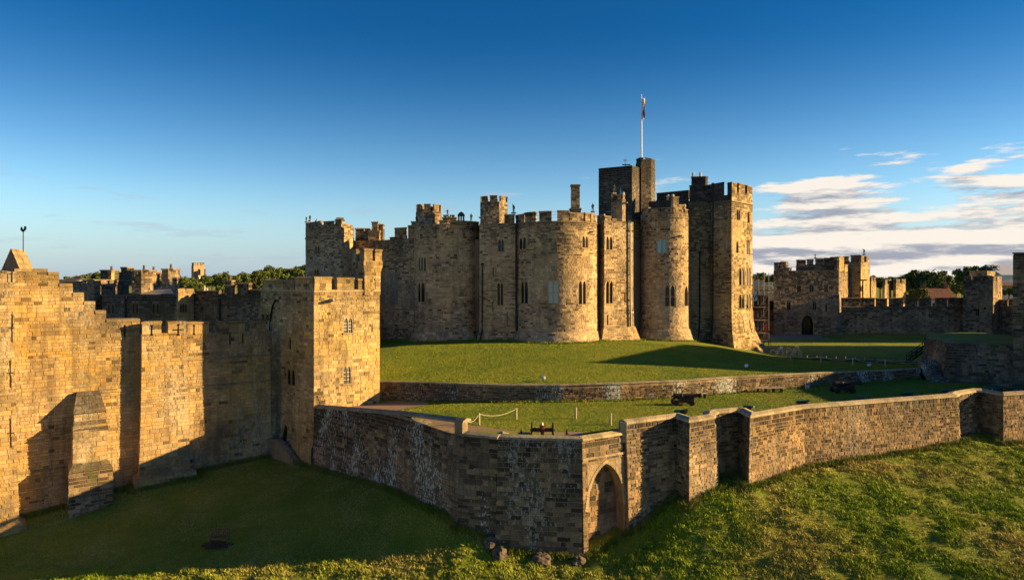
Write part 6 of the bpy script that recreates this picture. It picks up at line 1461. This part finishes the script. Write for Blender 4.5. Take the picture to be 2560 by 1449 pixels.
for a, b in zip(lv, lv[1:]):
    mb = MB(); n = 6
    for k in range(n): x0 = xs_[0] + (xs_[2] - xs_[0]) * k / n; x1 = xs_[0] + (xs_[2] - xs_[0]) * (k + 1) / n; mb.add([(x0, 109.1 + .06 * (k % 2), b + .2), (x1, 109.1 + .06 * ((k + 1) % 2), b + .2), (x1, 109.1 + .06 * ((k + 1) % 2), a - .2), (x0, 109.1 + .06 * (k % 2), a - .2)], [(0, 1, 2, 3)])
    mb.mk('netting', M['netting'], sf)
lx = X(1921, 108)
ld_ = MB()
for o in (0, .45): ld_.tube([(lx + o * .9, 107.5, 8.8), (lx - .3 + o * .9, 108.7, Z(806, 108))], .04, 5)
for k in range(14): t = (k + .5) / 14; zz = 8.8 + (Z(806, 108) - 8.8) * t; ld_.tube([(lx - .3 * t, 107.5 + 1.2 * t, zz), (lx - .3 * t + .42, 107.5 + 1.2 * t, zz)], .02, 4)
ld_.mk('ladder', M['steel'], sf)
mb = MB(); mb.box((X(1913, 109), 108.8, Z(818, 109)), (.5, .05, .9)); mb.mk('barrier', M['red'], sf)

# ================================================================== MEADOW GRASS
def meadow():
    rs = np.random.RandomState(11); N = 165000; d = 40 + (66 - 40) * rs.rand(N) ** .9; px = -60 + 3400 * rs.rand(N); x = (px - 1280) / F * d
    wy_ = np.interp(x, [p[0] for p in [(A_[0], A_[1]), B_, C_, D_] + W2[1:]], [p[1] for p in [(A_[0], A_[1]), B_, C_, D_] + W2[1:]])
    ok = (d < wy_ - .25) & (rough_mask(x, d) > .3); ok &= ~((x > 4.2) & (x < 6.2) & (d > 47.2))
    x, y = x[ok], d[ok]
    cl1 = nz(x, y, .5, 3); cl2 = nz(x, y, .13, 9); cl3 = nz(x, y, 1.7, 4)
    kp_ = rs.rand(len(x)) < (.72 + cl1 * .9 + cl3 * .6); x, y, cl1, cl2, cl3 = x[kp_], y[kp_], cl1[kp_], cl2[kp_], cl3[kp_]
    z = field_surface(x, y); n = len(x); B = 5
    hgt = np.clip(.12 + cl1 * .16 + cl3 * .13, .05, .35)
    V = np.empty((n, B, 3, 3)); T = np.empty((n, B, 3, 3))
    for b in range(B):
        a = rs.rand(n) * 2 * np.pi; l = rs.rand(n) * .28; ox, oy = np.cos(a) * l, np.sin(a) * l; h = hgt * (.6 + .8 * rs.rand(n)); wdt = .018 + .022 * rs.rand(n)
        pa = rs.rand(n) * np.pi; lean = h * (.25 + .6 * rs.rand(n)); la = rs.normal(size=n) * .8 + 3.5
        V[:, b, 0] = np.stack([x + ox - np.cos(pa) * wdt, y + oy - np.sin(pa) * wdt, z - .03], -1); V[:, b, 1] = np.stack([x + ox + np.cos(pa) * wdt, y + oy + np.sin(pa) * wdt, z - .03], -1)
        V[:, b, 2] = np.stack([x + ox + np.cos(la) * lean, y + oy + np.sin(la) * lean, z + h], -1)
        dry = np.clip(.30 + cl2 * 1.2 - cl1 * .3 + rs.normal(size=n) * .22, 0, 1)[:, None]
        c = (1 - dry) * np.array([.23, .31, .014]) + dry * np.array([.44, .35, .11]); c = c * (.65 + .7 * rs.rand(n))[:, None]
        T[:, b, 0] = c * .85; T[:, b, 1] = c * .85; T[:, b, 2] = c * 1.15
    V = V.reshape(-1, 3); T = T.reshape(-1, 3); m = len(V) // 3
    me = bpy.data.meshes.new('meadow_grass'); me.vertices.add(len(V)); me.vertices.foreach_set('co', V.ravel()); me.loops.add(m * 3); me.loops.foreach_set('vertex_index', np.arange(m * 3)); me.polygons.add(m); me.polygons.foreach_set('loop_start', np.arange(0, m * 3, 3)); me.polygons.foreach_set('loop_total', np.full(m, 3)); me.update(calc_edges=True)
    at = me.color_attributes.new('tone', 'FLOAT_COLOR', 'POINT'); at.data.foreach_set('color', np.hstack([T, np.ones((len(T), 1))]).astype(np.float32).ravel()); me.materials.append(M['blade'])
    o = bpy.data.objects.new('meadow_grass', me); C.objects.link(o); tag(o, 'rough tussocky meadow grass with dry straw patches below the terrace wall', 'grass'); o['kind'] = 'stuff'
meadow()

def blades(name, label, x, y, zf, h, wd, green, dry, seed, per=1, spread=.0, lean=.5):
    rs = np.random.RandomState(seed); x = np.repeat(x, per); y = np.repeat(y, per); n = len(x)
    x = x + rs.normal(size=n) * spread; y = y + rs.normal(size=n) * spread; z = zf(x, y)
    c2 = nz(x, y, .35, 12) + .6 * nz(x, y * 1.6, 1.1, 7); hh = h * (.5 + rs.rand(n)); pa = rs.rand(n) * np.pi; la = rs.rand(n) * 6.28; ln_ = hh * lean * rs.rand(n)
    V = np.empty((n, 3, 3)); V[:, 0] = np.stack([x - np.cos(pa) * wd, y - np.sin(pa) * wd, z - .01], -1); V[:, 1] = np.stack([x + np.cos(pa) * wd, y + np.sin(pa) * wd, z - .01], -1); V[:, 2] = np.stack([x + np.cos(la) * ln_, y + np.sin(la) * ln_, z + hh], -1)
    d_ = np.clip(.35 + c2 * .9 + rs.normal(size=n) * .2, 0, 1)[:, None]; c = ((1 - d_) * np.array(green) + d_ * np.array(dry)) * (.75 + .5 * rs.rand(n))[:, None]
    T = np.repeat(c, 3, axis=0); V = V.reshape(-1, 3)
    me = bpy.data.meshes.new(name); me.vertices.add(n * 3); me.vertices.foreach_set('co', V.ravel()); me.loops.add(n * 3); me.loops.foreach_set('vertex_index', np.arange(n * 3)); me.polygons.add(n); me.polygons.foreach_set('loop_start', np.arange(0, n * 3, 3)); me.polygons.foreach_set('loop_total', np.full(n, 3)); me.update(calc_edges=True)
    at = me.color_attributes.new('tone', 'FLOAT_COLOR', 'POINT'); at.data.foreach_set('color', np.hstack([T, np.ones((len(T), 1))]).astype(np.float32).ravel()); me.materials.append(M['blade'])
    o = bpy.data.objects.new(name, me); C.objects.link(o); tag(o, label, 'grass'); o['kind'] = 'stuff'
rs_ = np.random.RandomState(5)
G1, G2 = (.14, .205, .010), (.25, .25, .02)
# mown grass of the lower lawn
n = 170000; d = 46 + 26 * rs_.rand(n); px = -20 + 1260 * rs_.rand(n); x = (px - 1280) / F * d
wl_ = np.interp(x, [-45, L0.x, L1.x, -19.4, -13, A_[0], B_[0], 0], [57, L0.y - 1.2, L1.y - .8, 66.0, 61.5, 50.4, 49.2, 49]); ok = (d < wl_) & (rough_mask(x, d) < .4)
blades('lawn_grass', 'shaded mown grass of the lower lawn inside the walls', x[ok], d[ok], field_surface, .08, .032, (.20, .22, .03), (.42, .33, .11), 21)
# terrace
n = 120000; x = -17 + 72 * rs_.rand(n); ya = np.interp(x, [p[0] for p in TF], [p[1] for p in TF]); yb = np.interp(x, [p[0] for p in BACK], [p[1] for p in BACK]); y = ya + .3 + (yb - ya - .6) * rs_.rand(n)
def inpoly(x, y, P):
    r = np.zeros(x.shape, bool); j = len(P) - 1
    for i in range(len(P)):
        c = ((P[i][1] > y) != (P[j][1] > y)) & (x < (P[j][0] - P[i][0]) * (y - P[i][1]) / (P[j][1] - P[i][1] + 1e-9) + P[i][0]); r ^= c; j = i
    return r
ok = ~inpoly(x, y, inner) & ~inpoly(x, y, pl2) & (y < 81)
blades('lawn_grass', 'short mown grass covering the terrace between the walls', x[ok], y[ok], tz, .045, .03, G1, G2, 22)
# mound
n = 200000; x = -16 + 74 * rs_.rand(n); ya = np.interp(x, [p[0] for p in RET], [p[1] for p in RET]); y = ya + .5 + (100 - ya) * rs_.rand(n) ** 1.1; ok = (y < 96) | (x > 38)
ok &= y < 101 - np.clip(x - 40, 0, 20) * .5
blades('lawn_grass', 'short grass covering the mound below the keep', x[ok], y[ok], mz, .05, .034, G1, G2, 23)
# weeds at the wall feet
def foot(run, n, o, zf, px0=-1e9):
    q = rs_.rand(n) * run.L; P = np.array([run.P(a, .5, o + abs(rs_.normal()) * .12)[:2] for a in q]); return P[:, 0], P[:, 1]
X_, Y_ = [], []
for r_, k, o in ((runL, 900, .1), (runP, 500, .1), (runR, 500, .1), (runW, 1400, .1), (r2, 500, .1), (r3, 250, .1), (runX, 3200, .15), (runS, 500, .1)):
    a, b = foot(r_, k, o, fieldz); X_.append(a); Y_.append(b)
blades('weeds', 'weeds and long grass growing along the foot of the outer walls', np.concatenate(X_), np.concatenate(Y_), field_surface, .36, .03, (.10, .15, .012), (.24, .21, .05), 24, per=5, spread=.12, lean=.9)
X_, Y_ = [], []
for r_, k in ((runR2, 1600),):
    a, b = foot(r_, k, .12, tz); X_.append(a); Y_.append(b)
blades('weeds', 'fringe of longer grass at the foot of the low retaining wall', np.concatenate(X_), np.concatenate(Y_), tz, .2, .03, G1, G2, 25, per=4, spread=.08, lean=.9)
X_, Y_ = [], []
for r_, k in ((kB, 300), (kC, 300), (kD, 200), (kE, 400), (kG, 250), (kJ, 300), (kK, 200), (kL, 150)):
    q = rs_.rand(k) * r_.L; P = np.array([r_.P(a, 11, .25 + abs(rs_.normal()) * .2)[:2] for a in q]); X_.append(P[:, 0]); Y_.append(P[:, 1])
blades('weeds', 'fringe of longer grass at the foot of the keep', np.concatenate(X_), np.concatenate(Y_), mz, .28, .04, G1, G2, 26, per=4, spread=.15, lean=.8)
